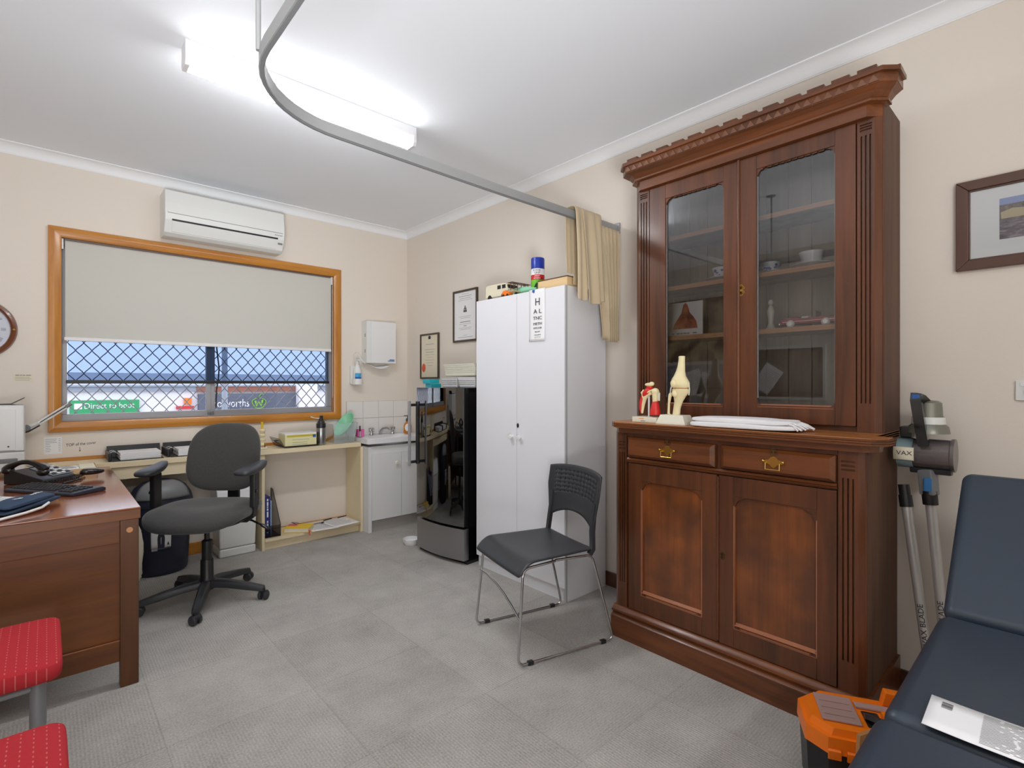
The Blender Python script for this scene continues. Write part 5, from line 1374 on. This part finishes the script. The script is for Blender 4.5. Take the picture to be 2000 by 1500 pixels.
# keyboard
kc, kr = V((.030, 3.262)), math.radians(-56.5)
kb = thing('keyboard', 'black computer keyboard lying near the desk edge', 'keyboard', (kc.x, kc.y, DZ), rz=kr)
MB().prism([(-.075, .001), (.075, .001), (.075, .016), (.060, .022), (-.066, .016), (-.075, .012)], 'x', -.215, .215, bev=.003).build('case', 'navy', kb, local=True)
kp = MB().prism([(-.0068, 0), (.0068, 0), (.0055, .006), (-.0055, .006)], 'x', -.0068, .0068, bev=.0008).build('key', 'charc', kb, local=True)
kp.location = (-.2, -.05, .0165); first = True
for r in range(5):
    for c in range(19):
        x = -.200 + c * .0208; y = -.052 + r * .0215
        if c in (14,): continue
        if first: k = kp; first = False
        else: k = kp.copy(); C.objects.link(k); k.parent = kb
        k.location = (x, y, .0162 + (y + .06) * .045)
ms = thing('mouse', 'black computer mouse on the polished desk top', 'mouse', (.184, 3.600, DZ), rz=math.radians(20))
MB().blob(.055, .031, .019, (0, 0, .017), e1=.8, e2=.8, fn=lambda x, y, z: (x, y * (1 + .12 * x / .05), .017 + z * (1 - .35 * x / .055) if z > 0 else .017 + z * .85)).build('shell', 'blacks', ms, local=True)
MB().cyl((.028, -.004, .030), (.028, .004, .030), .009, n=16).build('scroll_wheel', 'plgrey', ms, local=True)
pn = MB().cyl((.062, 3.452, DZ + .006), (.132, 3.548, DZ + .006), .0045).cyl((.132, 3.548, DZ + .006), (.140, 3.559, DZ + .006), .0045, .0015).build('pen', 'black'); tag(pn, 'black pen lying on the desk between keyboard and mouse', 'pen')

# telephone
tp = thing('telephone', 'black desk telephone with its handset on the cradle', 'telephone', (-.022, 3.648, DZ), rz=math.radians(48))
MB().prism([(-.10, .001), (.10, .001), (.10, .065), (.06, .072), (-.09, .026), (-.10, .018)], 'x', -.098, .098, bev=.005).build('base', 'black', tp, local=True)
T = Matrix.Translation((.045, -.012, .052)) @ Matrix.Rotation(math.radians(17), 4, 'X')
tag(MB().box(-.062, .066, -.07, .06, -.002, .0015, .001, mtx=T).build('keypad_plate', 'plgrey', tp, local=True), 'pale grey keypad plate')
for r in range(5):
    for c in range(4):
        MB().box(-.050 + c * .028, -.030 + c * .028, -.06 + r * .022, -.047 + r * .022, .0015, .005, .0012, mtx=T).build('button', 'plwhite' if (r + c) % 3 else 'ink', tp, local=True)
MB().box(-.05, .06, .068, .092, .001, .004, .001, mtx=T).build('display', 'plgrey', tp, local=True)
b = MB(); pts = []
for i in range(15):
    t = i / 14; pts.append((-.085, -.105 + .21 * t, .062 + .04 * math.sin(PI * t) + .012))
b.tube(pts, [.016, .019, .018, .015, .013, .012, .012, .012, .012, .012, .013, .015, .018, .019, .016], 14)
b.blob(.024, .028, .020, (-.085, -.088, .062), nu=16, nv=10).blob(.024, .028, .020, (-.085, .088, .070), nu=16, nv=10)
b.build('handset', 'blacks', tp, local=True)
b = MB(); pts = []
for i in range(150):
    t = i / 149; a = i * .75
    px_ = -.10 + .0 * t; base = V((-.10 - .03 * math.sin(PI * t), -.108 + .02 * t - .05 * math.sin(PI * t * 1.0), .012)) + V((.26 * t, -.005, 0))
    pts.append(base + V((0, .007 * math.cos(a), .008 * math.sin(a))))
b.tube(pts, .002, 5); b.build('coiled_cord', 'black', tp, local=True)
pts = [(.098, -.03, .006), (.125, -.045, .006), (.135, -.085, .006), (.10, -.115, .006), (.05, -.12, .006)]
MB().tube(pts, .002, 6).build('line_cord', 'black', tp, local=True)

# paper tray at the desk end
dt_ = thing('paper_box', 'shallow cream box of papers at the far end of the desk', 'tray', (.11, 3.90, DZ))
b = MB(); x0, x1, y0, y1 = .008, .218, 3.778, 4.02
b.box(x0, x1, y0, y1, DZ + .001, DZ + .004).box(x0, x1, y0, y0 + .004, DZ, DZ + .032, .001).box(x1 - .004, x1, y0, y1, DZ + .001, DZ + .032, .001).box(x0, x0 + .004, y0, y1, DZ + .001, DZ + .032).box(x0, x1, y1 - .004, y1, DZ + .001, DZ + .032)
b.build('sides', 'cardp', dt_)
tag(MB().box(.014, .20, 3.785, 4.01, DZ + .006, DZ + .026, .001).build('paper_stack', 'paper'), 'white papers in the cream box on the desk', 'paper')
sheet('paper_sheet', 'printed loose sheet on top of the papers in the cream box', .085, 3.895, DZ + .0275, .10, .17, .1)
MB().box(.14, .21, 3.788, 3.99, DZ + .030, DZ + .034, .001).build('cover_flap', 'papery', dt_)

# blood pressure cuff
cf = thing('blood_pressure_cuff', 'folded dark blue blood pressure cuff at the desk front', 'cuff', (-.068, 2.885, DZ), rz=math.radians(58))
def cuff(h0, th, wx, wy, ph, off=0):
    b = MB()
    def f(x, y, z): return (x * wx + off, y * wy * (1 + .12 * math.sin(3 * x + ph)), h0 + th * (z * (1 - .25 * abs(x)) + .35 * math.sin(2.3 * x + ph) + .3 * math.sin(4 * y + ph)))
    b.blob(1, 1, 1, e1=.5, e2=.35, nu=44, nv=12, fn=f); return b
cuff(.018, .011, .150, .058, .4).build('lower_wrap', 'navyc', cf, local=True)
cuff(.037, .011, .136, .053, 1.5, -.01).build('upper_wrap', 'navyc', cf, local=True)
TT = Matrix.Translation((.0, -.01, .0525)) @ Matrix.Rotation(-.1, 4, 'X')
MB().tube([TT @ V(p) for p in ((.015, -.006, .001), (.022, .004, .001), (.028, -.006, .001), (.036, .005, .001), (.044, -.005, .001), (.052, .004, .001), (.060, -.006, .001), (.068, .020, .001), (.070, -.006, .001), (.082, .003, .001), (.078, -.006, .001))], .0012, 6).build('script_print', 'paper', cf, local=True)
MB().lathe([(.006, 0), (.0105, 0), (.0105, .0012), (.006, .0012)], 20, mtx=TT @ Matrix.Translation((-.05, .0, 0)) @ Matrix.Diagonal((1.2, 1, 1, 1))).box(-.057, -.043, .012, .015, 0, .0012, mtx=TT).box(-.057, -.043, -.015, -.012, 0, .0012, mtx=TT).build('ring_mark', 'paper', cf, local=True, smooth=0)
MB().tube([(.02, -.075, .018), (-.05, -.095, .014), (-.12, -.085, .010), (-.22, -.06, .008)], .0055, 10).build('hose', 'plwhite', cf, local=True)
sheet('paper_sheet', 'white sheet under the blue cuff on the desk', -.17, 3.12, DZ + .001, .21, .297, math.radians(40))

# printer
pr = thing('printer', 'white laser printer on the counter at the picture edge', 'printer', (-.33, 4.14, CT))
MB().box(-.56, -.093, 3.99, 4.195, CT + .001, 1.122, .012).build('body', 'plwhite', pr)
MB().box(-.55, -.128, 3.984, 3.992, .870, 1.10, .003).build('front_cover', 'plwhite', pr)
MB().box(-.56, -.092, 3.986, 3.99, .862, .866).build('seam', 'plgrey', pr)
MB().box(-.56, -.092, 3.983, 4.0, CT + .005, .855, .004).build('paper_drawer', 'plwhite', pr)
MB().box(-.50, -.12, 3.98, 3.985, .80, .825, .004).build('drawer_grip', 'plgrey', pr)
MB().cyl((-.157, 3.985, .892), (-.157, 3.982, .892), .004).build('button', 'black', pr)
MB().prism([(-.50, 1.122), (-.150, 1.122), (-.094, 1.158), (-.096, 1.162), (-.154, 1.127), (-.50, 1.127)], 'y', 4.02, 4.18).build('output_tray', 'charc', pr)

# lamp arm behind the printer
la = thing('magnifier_lamp', 'white sprung lamp arm slanting up in front of the window', 'lamp', (-.20, 4.24, CT))
MB().cyl((-.20, 4.26, CT + .001), (-.20, 4.26, CT + .02), .045, bev=.005).cyl((-.20, 4.26, CT + .02), (-.20, 4.26, .93), .010).build('base', 'plwhite', la)
MB().tube([(-.20, 4.26, .925), (-.03, 4.23, 1.006)], .011, 12).box(-.05, .035, -.014, .014, -.006, .006, .004, mtx=Matrix.Translation((-.0, 4.23, 1.03)) @ Matrix.Rotation(-.55, 4, 'Y')).build('lower_arm', 'plwhite', la)
for dz in (.010, -.010): MB().tube([(-.03, 4.228, 1.006 + dz), (.10, 4.20, 1.108 + dz)], .0055, 10).build('arm_rod', 'plwhite', la)
MB().tube([(-.03, 4.218, 1.008), (.09, 4.192, 1.10)], .0022, 6).build('cable', 'ink', la)
MB().cyl((-.09, 4.255, .975), (-.09, 4.215, .975), .020, bev=.004).build('joint', 'plgrey', la)
MB().tube([(-.20, 4.245, .91), (-.08, 4.22, .955), (-.03, 4.22, .99)], .004, 8).build('spring', 'black', la)
MB().tube([(.09, 4.20, 1.10), (.115, 4.198, 1.118)], .010, 10).build('tip', 'plgrey', la)

# ------------------------------------------------------------------ office chair (local x points where the sitter faces)
ch = thing('office_chair', 'charcoal fabric swivel chair with armrests at the desk', 'office chair', (.680, 3.345, 0), rz=math.radians(-128))
for i in range(5):
    a = math.radians(17 + 72 * i); ca_, sa = math.cos(a), math.sin(a); R = Matrix.Rotation(a, 4, 'Z')
    b = MB()
    sec = [(.03, .085, .125, .030), (.12, .080, .118, .027), (.22, .064, .100, .023), (.29, .055, .085, .021), (.318, .052, .078, .017)]
    rings = []
    for x, z0, z1, w_ in sec:
        rings.append([b.bm.verts.new(R @ V(q)) for q in ((x, -w_, z0), (x, w_, z0), (x, w_ * 1.0, z1 - .014), (x, w_ * .55, z1), (x, -w_ * .55, z1), (x, -w_, z1 - .014))])
    for P, Q in zip(rings, rings[1:]):
        for j in range(6): b.bm.faces.new((P[j], P[(j + 1) % 6], Q[(j + 1) % 6], Q[j]))
    b.bm.faces.new(rings[0]); b.bm.faces.new(rings[-1])
    b.build('base_spoke', 'charc', ch, local=True, smooth=50)
    cs = MB()
    T = Matrix.Translation((.315 * ca_, .315 * sa, 0)) @ Matrix.Rotation(a + .9 + i * .5, 4, 'Z')
    cs.cyl(T @ V((0, 0, .045)), T @ V((0, 0, .062)), .010)
    cs.prism([(-.016, .024), (.020, .024), (.024, .038), (.012, .052), (-.010, .052)], 'y', -.022, .022, bev=.004, mtx=T)
    c_ = cs.build('caster', 'black', ch, local=True)
    for s in (-1, 1): MB().cyl(T @ V((0, s * .008, .0255)), T @ V((0, s * .025, .0255)), .025, bev=.004, n=24).build('wheel', 'charc', c_, local=True)
MB().lathe([(0, .07), (.040, .07), (.042, .125), (.034, .135), (.033, .235), (.031, .24), (.0, .24)], 28).build('hub', 'black', ch, local=True)
MB().lathe([(0, .235), (.027, .235), (.027, .345), (.022, .35), (.014, .352), (.014, .455), (0, .455)], 24).build('gas_column', 'black', ch, local=True)
MB().box(-.13, .11, -.07, .07, .445, .477, .008).build('mechanism', 'black', ch, local=True)
def seatf(x, y, z):
    r = math.sqrt(x * x + y * y)
    lip = -.045 * max(0, x - .35) ** 2 * 2.2
    dish = -.018 * max(0, 1 - r * 1.4) if z > 0 else 0
    return (.015 + x * .255, y * .268, .513 + z * .046 + lip + dish + .012 * max(0, abs(y) - .5))
MB().blob(1, 1, 1, e1=.62, e2=.62, nu=56, nv=24, fn=seatf).build('seat', 'fab', ch, local=True, smooth=70)
MB().blob(1, 1, 1, e1=.3, e2=.6, nu=40, nv=8, fn=lambda x, y, z: (.015 + x * .225, y * .238, .477 + z * .012)).build('seat_shell', 'black', ch, local=True)
def backf(x, y, z):
    # x thickness, y width, z height
    cv = .055 * y * y
    return (-.262 + x * .040 + cv - .10 * z * .45, (y * .214 - .004) * (1 - .03 * z), .790 + z * .205)
def bb(x, y, z): return backf(z, y, x)
b = MB(); b.blob(1, 1, 1, e1=.75, e2=.66, nu=56, nv=20, fn=bb); b.build('backrest', 'fab', ch, local=True, smooth=70)
MB().box(-.345, -.315, -.035, .035, .48, .80, .008).box(-.34, -.09, -.03, .03, .455, .480, .006).build('back_bar', 'black', ch, local=True)
for s in (-1, 1):
    ar = MB().box(-.018, .052, s * .270 - .014, s * .270 + .014, .54, .735, .005).build('armrest_post', 'black', ch, local=True)
    MB().tube([(.015, s * .270, .55), (.015, s * .266, .485), (.012, s * .235, .462), (.01, s * .12, .462)], .016, flat=(.05, .018)).build('armrest_bracket', 'black', ar, local=True)
    def arm(x, y, z): return (.040 + x * .135, s * (.270 - .012 * x) + y * (.044 + .014 * x), .757 + z * .022 + .026 * (-.4 - x) * (1 if x < -.4 else 0) * 0 + (.020 * max(0, -x) ** 2) - .006 * x)
    MB().blob(1, 1, 1, e1=.7, e2=.6, nu=36, nv=14, fn=arm).build('armrest_pad', 'charc', ar, local=True, smooth=70)
    MB().cyl((.035, s * .284, .63), (.035, s * .292, .63), .010, n=16).build('adjuster', 'blacks', ar, local=True)
MB().tube([(-.03, .10, .462), (-.03, .235, .447), (-.02, .285, .427)], .006, 8).blob(.014, .034, .010, mtx=Matrix.Translation((-.018, .312, .414)) @ Matrix.Rotation(-.5, 4, 'X')).build('lever', 'blacks', ch, local=True)

# ------------------------------------------------------------------ stacking chair (local x points where the sitter faces)
vc = thing('stacking_chair', 'black plastic chair with a pierced back on a chrome sled frame', 'chair', (1.831, 1.788, 0), rz=math.radians(165.6))
def rounded(pts, r, k=6):
    out = [V(pts[0])]
    for i in range(1, len(pts) - 1):
        p, a, c = V(pts[i]), V(pts[i - 1]), V(pts[i + 1])
        a = p + (a - p).normalized() * min(r, (a - p).length / 2); c = p + (c - p).normalized() * min(r, (c - p).length / 2)
        for j in range(k + 1):
            t = j / k; out.append(a * (1 - t) ** 2 + p * 2 * t * (1 - t) + c * t * t)
    return out + [V(pts[-1])]
for s in (-1, 1):
    pts = rounded([(.05, s * .195, .425), (.225, s * .205, .418), (.262, s * .226, .009), (-.262, s * .226, .009), (-.150, s * .205, .425), (.05, s * .195, .428)], .035)
    f = MB().tube(pts, .0062, 12).build('sled_side', 'chrome', vc, local=True)
    for x in (.20, -.20): MB().box(x - .014, x + .014, s * .226 - .010, s * .226 + .010, .001, .018, .003).build('glide', 'black', f, local=True)
MB().tube([(.243, -.213, .29), (.236, -.15, .287), (.225, -.05, .262), (.224, .02, .242), (.226, .10, .215), (.241, .214, .19)], .0055, 10).build('cross_brace', 'chrome', vc, local=True)
def vseat(u, v):
    x = -.165 + .425 * u; w_ = .205 + .030 * u; y = (v - .5) * 2
    lip = -.060 * max(0, u - .80) ** 2 / .04
    return (x, y * w_, .447 - .014 * (1 - abs(y) ** 2.2) * math.sin(PI * min(1, u * 1.05)) + lip + .004 * y * y)
MB().surf(vseat, 22, 18).solid(.012).build('seat', 'black_seat' if 'black_seat' in M else 'charc', vc, local=True, sub=1)
cols, rws = 12, 6
ys, zs = [], []
def breaks(lo, hi, n, hole):
    out = [lo]; st = (hi - lo) / n
    for i in range(n): out += [lo + st * (i + .5) - hole / 2, lo + st * (i + .5) + hole / 2]
    return out + [hi]
YS = [-.225, -.215] + breaks(-.190, .190, cols, .0085) + [.215, .225]
ZS = [.545, .56, .60, .64] + breaks(.655, .790, rws, .0085) + [.800, .812]
def vback(i, j):
    y, z = YS[i], ZS[j]; t = (z - .545) / .267
    w_ = .86 + .14 * min(1, t * 1.6); yy = y * w_
    return (-.150 - .040 * t + .16 * (1 - (yy / .23) ** 2) * -.28, yy, z + .0 - .018 * (abs(y) / .225) ** 3 + (0.035 * (1 - (y / .225) ** 2) * (1 - t) ** 3))
b = MB(); nu, nv = len(YS) - 1, len(ZS) - 1
G = [[b.bm.verts.new(V(vback(i, j))) for j in range(nv + 1)] for i in range(nu + 1)]
for i in range(nu):
    for j in range(nv):
        if 3 <= i < nu - 2 and (i - 3) % 2 == 0 and (j - 5) % 2 == 0 and 5 <= j < nv - 2: continue
        b.bm.faces.new((G[i][j], G[i + 1][j], G[i + 1][j + 1], G[i][j + 1]))
b.solid(.009).build('backrest', 'charc', vc, local=True)
for s in (-1, 1):
    MB().tube([(-.140, s * .200, .428), (-.158, s * .200, .45), (-.164, s * .190, .53), (-.172, s * .186, .59), (-.182, s * .190, .66)], .015, 10, flat=(.022, .020)).build('back_upright', 'charc', vc, local=True)

# ------------------------------------------------------------------ red chairs
M['legm'] = mat('grey_tube', S(122, 124, 126), .4, .4)
def red_chair(y, label):
    o = thing('visitor_chair', label, 'chair', (-.19, y, 0), group='red chairs by the desk')
    MB().blob(1, 1, 1, e1=.32, e2=.16, nu=60, nv=16, fn=lambda x, yy, z: (x * .225, yy * .205, .432 + z * .030 + (.006 * (1 - x * x) * (1 - yy * yy) if z > 0 else 0))).build('seat', 'redfab', o, local=True, smooth=60)
    MB().blob(1, 1, 1, e1=.3, e2=.2, nu=40, nv=12, fn=lambda x, yy, z: (-.235 + x * .03 - .05 * (z), yy * .20, .68 + z * .17)).build('backrest', 'redfab', o, local=True)
    for s in (-1, 1):
        MB().tube([(.172, s * .150, 0), (.172, s * .150, .40)], .0185, 20).cyl((.172, s * .150, .396), (.172, s * .150, .404), .0175, mi=1).build('leg', ['legm', 'black'], o, local=True)
        MB().tube([(-.19, s * .165, 0), (-.19, s * .165, .40), (-.24, s * .165, .62)], .0145, 16).build('leg', 'alum', o, local=True)
        MB().tube([(.172, s * .150, .385), (-.19, s * .165, .385)], .011, 12).build('side_rail', 'plgrey', o, local=True)
    return o
red_chair(2.125, 'red patterned chair with a tubular leg, the one nearer the desk')
red_chair(1.400, 'red patterned chair seat at the bottom corner, farther from the desk')

# ------------------------------------------------------------------ examination couch
co_ = thing('examination_couch', 'dark blue padded examination couch with a raised backrest', 'couch', (1.4, -.05, 0))
def pad(L, W, T, mtx, nm):
    b = MB().box(0, L, -W, 0, -T, 0, .030, seg=5, mtx=mtx); return b.build(nm, 'navyv', co_, smooth=60)
cz = .622
pad(.618, .62, .075, Matrix.Translation((1.178, .250, cz)), 'seat_pad')
pad(.72, .62, .075, Matrix.Translation((.452, .256, cz)), 'leg_pad')
pad(.52, .62, .075, Matrix.Translation((1.803, .246, cz - .008)) @ Matrix.Rotation(-math.radians(42.5), 4, 'Y'), 'back_pad')
MB().box(.55, 1.85, -.30, .17, .49, .545, .004).build('frame', 'black', co_)
for x in (.66, 1.62):
    for y in (-.26, .09): MB().box(x, x + .045, y, y + .045, 0, .49, .004).build('leg', 'plgrey', co_)
MB().tube([(2.06, -.06, .75), (1.80, -.06, .52)], .014, 12).build('back_strut', 'plgrey', co_)
lf = thing('leaflet', 'long white printed leaflet with a barcode lying on the couch', 'leaflet', (1.23, .02, cz + .002), rz=math.radians(-88.5))
def leaf(u, v): return (-.168 + u * .40, (v - .5) * .122 * 1.0, .003 + .016 * (u - .35) ** 2 + .022 * max(0, .16 - u) ** 1.0 * .3)
MB().surf(leaf, 24, 4).solid(.0008).build('sheet', 'paper', lf, local=True)
b = MB()
def onleaf(u0, u1, v0, v1): b.bm.faces.new([b.bm.verts.new(V(leaf(*q)) + V((0, 0, .0012))) for q in ((u0, v0), (u1, v0), (u1, v1), (u0, v1))])
for r in range(22):
    v = .08 + r * .040
    u0 = .19
    while u0 < .95:
        L = random.uniform(.05, .12); onleaf(u0, min(.97, u0 + L), v, v + .012); u0 += L + .012
b.build('print', 'inkl', lf, local=True, smooth=0)
b = MB()
for k in range(14):
    v = .70 + k * .014; onleaf(.045, .085, v, v + random.uniform(.004, .010))
b.build('barcode', 'ink', lf, local=True, smooth=0)

# ------------------------------------------------------------------ toolbox and board
tx = thing('toolbox', 'orange and black plastic toolbox on the carpet beside the couch', 'toolbox', (1.662, .530, 0), rz=math.radians(-62))
# local x runs along the box (away from the near end), local y towards the dresser
L, W = .44, .225
def tprism(b, x0, x1, y0, y1, z0, z1, c, k=0., mi=0):
    P = [(x0 + c, y0), (x1 - c, y0), (x1, y0 + c), (x1, y1 - c), (x1 - c, y1), (x0 + c, y1), (x0, y1 - c), (x0, y0 + c)]
    A = [b.bm.verts.new((p[0], p[1], z0)) for p in P]
    cx_, cy_ = (x0 + x1) / 2, (y0 + y1) / 2
    B = [b.bm.verts.new((cx_ + (p[0] - cx_) * (1 + k), cy_ + (p[1] - cy_) * (1 + k), z1)) for p in P]
    for i in range(8): b.bm.faces.new((A[i], A[(i + 1) % 8], B[(i + 1) % 8], B[i])).material_index = mi
    b.bm.faces.new(A); b.bm.faces.new(B); return b
tprism(MB(), .014, L - .014, .012, W - .012, .001, .165, .045, .04).build('body', 'black', tx, local=True)
lid = MB(); tprism(lid, 0, L, -.002, W + .002, .165, .212, .05, -.01); tprism(lid, .012, L - .012, .010, W - .010, .212, .232, .05, -.05)
ld = lid.build('lid', 'orange', tx, local=True, smooth=20)
MB().box(.046, .150, .045, W - .040, .2325, .239, .003).build('organiser_lid', 'pinkish', ld, local=True)
b = MB()
for y in (.07, .105, .14): b.box(.056, .138, y, y + .003, .239, .2415, .001)
b.build('rib', 'pinkish', ld, local=True)
MB().box(.155, .40, W - .085, W - .055, .2325, .240, .003).build('organiser_strip', 'pinkish', ld, local=True)
MB().prism([(.165, .2325), (.21, .2325), (.205, .2345), (.17, .2345)], 'y', .05, .13).build('recess', 'black', ld, local=True)
MB().tube([(.178, .105, .234), (.172, .070, .252), (.20, .050, .256), (.36, .050, .256), (.39, .075, .25), (.385, .105, .234)], .008, flat=(.024, .014)).build('handle', 'black', ld, local=True)
MB().box(.215, .36, .085, .125, .2325, .250, .005).build('handle_block', 'orange', ld, local=True)
for x in (.050, .098, .146): MB().prism([(-.008, .152), (-.002, .150), (-.002, .182), (-.010, .178)], 'x', x, x + .034, bev=.002).build('latch', 'orange', tx, local=True)
MB().prism([(.235, .232), (.345, .232), (.335, .272), (.245, .277)], 'y', W - .045, W - .012, bev=.005).build('hinged_cover', 'orange', ld, local=True)
cbx = thing('brown_board', 'brown board leaning between toolbox and couch', 'board', (1.64, .36, 0))
MB().box(0, .135, 0, .010, .001, .308, .001, mtx=Matrix.Translation((1.600, .398, 0)) @ Matrix.Rotation(math.radians(-21), 4, 'Z') @ Matrix.Rotation(math.radians(3), 4, 'X')).build('board_sheet', 'card', cbx)

# ------------------------------------------------------------------ vacuum cleaner and spare wand
M['wandm'] = mat('silver_tube', S(206, 205, 203), .35, .25)
va_ = thing('stick_vacuum', 'grey stick vacuum cleaner standing against the wall behind the couch', 'vacuum cleaner', (2.44, .36, 0))
p0, p1 = V((2.390, .294, .03)), V((2.415, .362, .83))
MB().cyl(p0 + V((0, 0, .03)), p1, .0165).build('wand', 'wandm', va_)
MB().box(2.33, 2.47, .17, .306, .002, .06, .012).build('floor_head', 'charc', va_)
ax = (p1 - p0).normalized()
MB().cyl(p1 - ax * .035, p1 + ax * .015, .0235, .0245).build('collar', 'black', va_)
MB().box(-.022, .022, -.024, .024, 0, .095, .006, mtx=Matrix.Translation(p1) @ ax.to_track_quat('Z', 'Y').to_matrix().to_4x4()).build('neck', 'plgrey', va_)
MB().box(2.386, 2.394, .352, .376, .845, .895, .004).build('release_button', mat('blue_button', S(40, 110, 170), .4), va_)
zc = .980
MB().lathe([(0, 0), (.060, 0), (.060, .010), (.055, .014), (.056, .10), (.054, .118), (0, .118)], 40, mtx=Matrix.Translation((2.43, .290, zc)) @ Matrix.Rotation(-PI / 2, 4, 'X')).build('dust_bin', 'smoke', va_)
MB().lathe([(0, 0), (.054, 0), (.057, .006), (.057, .048), (0, .05)], 40, mtx=Matrix.Translation((2.43, .409, zc)) @ Matrix.Rotation(-PI / 2, 4, 'X')).build('filter_end', pane_mat('teal_clear', (.62, .78, .82, 1), 1.4, S(150, 176, 182), .55, .1), va_)
MB().surf(lambda u, v: (2.43 + .0590 * math.cos(PI - .36 + u * .72), .402 + v * .062, zc + .0590 * math.sin(PI - .42 + u * .84)), 12, 2).solid(.002).build('badge', 'papery', va_)
words('VAX', .022, frame_mtx((2.3695, .430, zc + .002), (0, -1, 0), (0, 0, 1)), 'ink', va_, sx=1.1)
MB().lathe([(0, 0), (.064, 0), (.060, .024), (.047, .036), (.043, .06), (.040, .112), (.028, .120), (0, .122)], 36, at=(2.43, .368, zc + .078)).build('motor', mat('silver_grey', S(132, 132, 122), .35, metal=.4), va_)
MB().lathe([(.0475, 0), (.051, 0), (.049, .026), (.0475, .026)], 36, at=(2.43, .368, zc + .112)).build('motor_band', 'plwhite', va_)
MB().tube([(2.37, .372, zc + .035), (2.362, .380, zc + .10), (2.356, .392, zc + .20), (2.362, .393, zc + .216), (2.39, .388, zc + .212), (2.42, .372, zc + .185)], .013, flat=(.026, .032)).build('handle', 'blacks', va_)
MB().box(2.346, 2.366, .380, .404, zc + .204, zc + .222, .003).build('power_button', mat('blue_button_top', S(40, 90, 160), .4), va_)
MB().box(2.40, 2.46, .412, .450, zc + .058, zc + .10, .006).build('battery', 'black', va_)
MB().prism([(2.40, zc - .052), (2.46, zc - .052), (2.45, zc - .075), (2.41, zc - .072)], 'y', .30, .42, bev=.004).build('inlet', 'charc', va_)
def along(name, txt, q0, q1, size, par, r):
    q0, q1 = V(q0), V(q1); d = (q1 - q0).normalized(); mid = (q0 + q1) / 2
    n = V((-1, -.15, 0)); n = (n - d * n.dot(d)).normalized(); up = n.cross(d)
    mt = Matrix((d, up, n)).transposed().to_4x4(); mt.translation = mid + n * (r + .0003)
    words(txt, size, mt, 'ink', par, sx=1.15)
along('text', 'VAX BLADE', p0 + ax * .285, p0 + ax * .425, .024, va_, .0165)
sw_ = thing('spare_wand', 'spare silver vacuum tube with a black collar leaning by the dresser side', 'vacuum tube', (2.42, .38, 0))
q0, q1 = V((2.362, .331, .006)), V((2.463, .440, .775))
ax2 = (q1 - q0).normalized()
MB().cyl(q0, q1, .0165).build('tube', 'wandm', sw_)
MB().cyl(q1 - ax2 * .01, q1 + ax2 * .035, .022).cyl(q1 + ax2 * .035, q1 + ax2 * .075, .0185).build('collar', 'black', sw_)
along('text', 'VAX BLADE', q0 + ax2 * .27, q0 + ax2 * .43, .024, sw_, .0165)

# ------------------------------------------------------------------ far wall: what the dresser glass mirrors
mp_ = thing('relief_map', 'brown relief map mirrored in the left dresser glass', 'map', (XL, 3.1, 1.75))
MB().box(XL + .002, XL + .012, 2.75, 3.75, 1.52, 2.28, .002).build('map_sheet', 'mapm', mp_)
po = thing('pin_board', 'grey pin board mirrored in the lower left dresser glass', 'pin board', (XL, 3.1, .98))
MB().box(XL, XL + .012, 2.72, 3.66, .96, 1.45, .002).build('board', 'poster', po)
MB().box(XL, XL + .018, 2.70, 3.68, 1.45, 1.475).build('rail', 'alum', po)
nt_ = thing('noticeboard', 'brown noticeboard in a pale frame mirrored in the right dresser glass', 'noticeboard', (XL, 2.1, 1.1))
MB().box(XL, XL + .010, 1.75, 2.55, 1.10, 1.62).build('cork', mat('brown_cork', S(110, 92, 76), .9, noise=(80, .1)), nt_)
for a in ((1.72, 1.75, 1.07, 1.65), (2.55, 2.58, 1.07, 1.65), (1.75, 2.55, 1.07, 1.10), (1.75, 2.55, 1.62, 1.65)):
    MB().box(XL, XL + .02, *a, .002).build('frame_side', 'plwhite', nt_)
for y, z, a, lb_ in ((2.30, 1.30, .6, 'white letter pinned askew on the brown noticeboard'), (3.16, 1.26, -.3, 'white notice pinned on the grey pin board, nearer the window'), (3.0, 1.22, .25, 'white notice pinned on the grey pin board, nearer the noticeboard')):
    o = thing('notice', lb_, 'notice', mtx=frame_mtx((XL + .014, y, z), (0, 1, 0), (0, 0, 1)) @ Matrix.Rotation(a, 4, 'Z'))
    MB().box(-.105, .105, -.15, .15, 0, .001).build('page', 'paper', o, local=True)
    b = MB(); lines(b, Matrix.Translation((-.085, 0, .0012)), .17, [.10 - k * .022 for k in range(9)], .005, .0004); b.build('print', 'inkl', o, local=True, smooth=0)
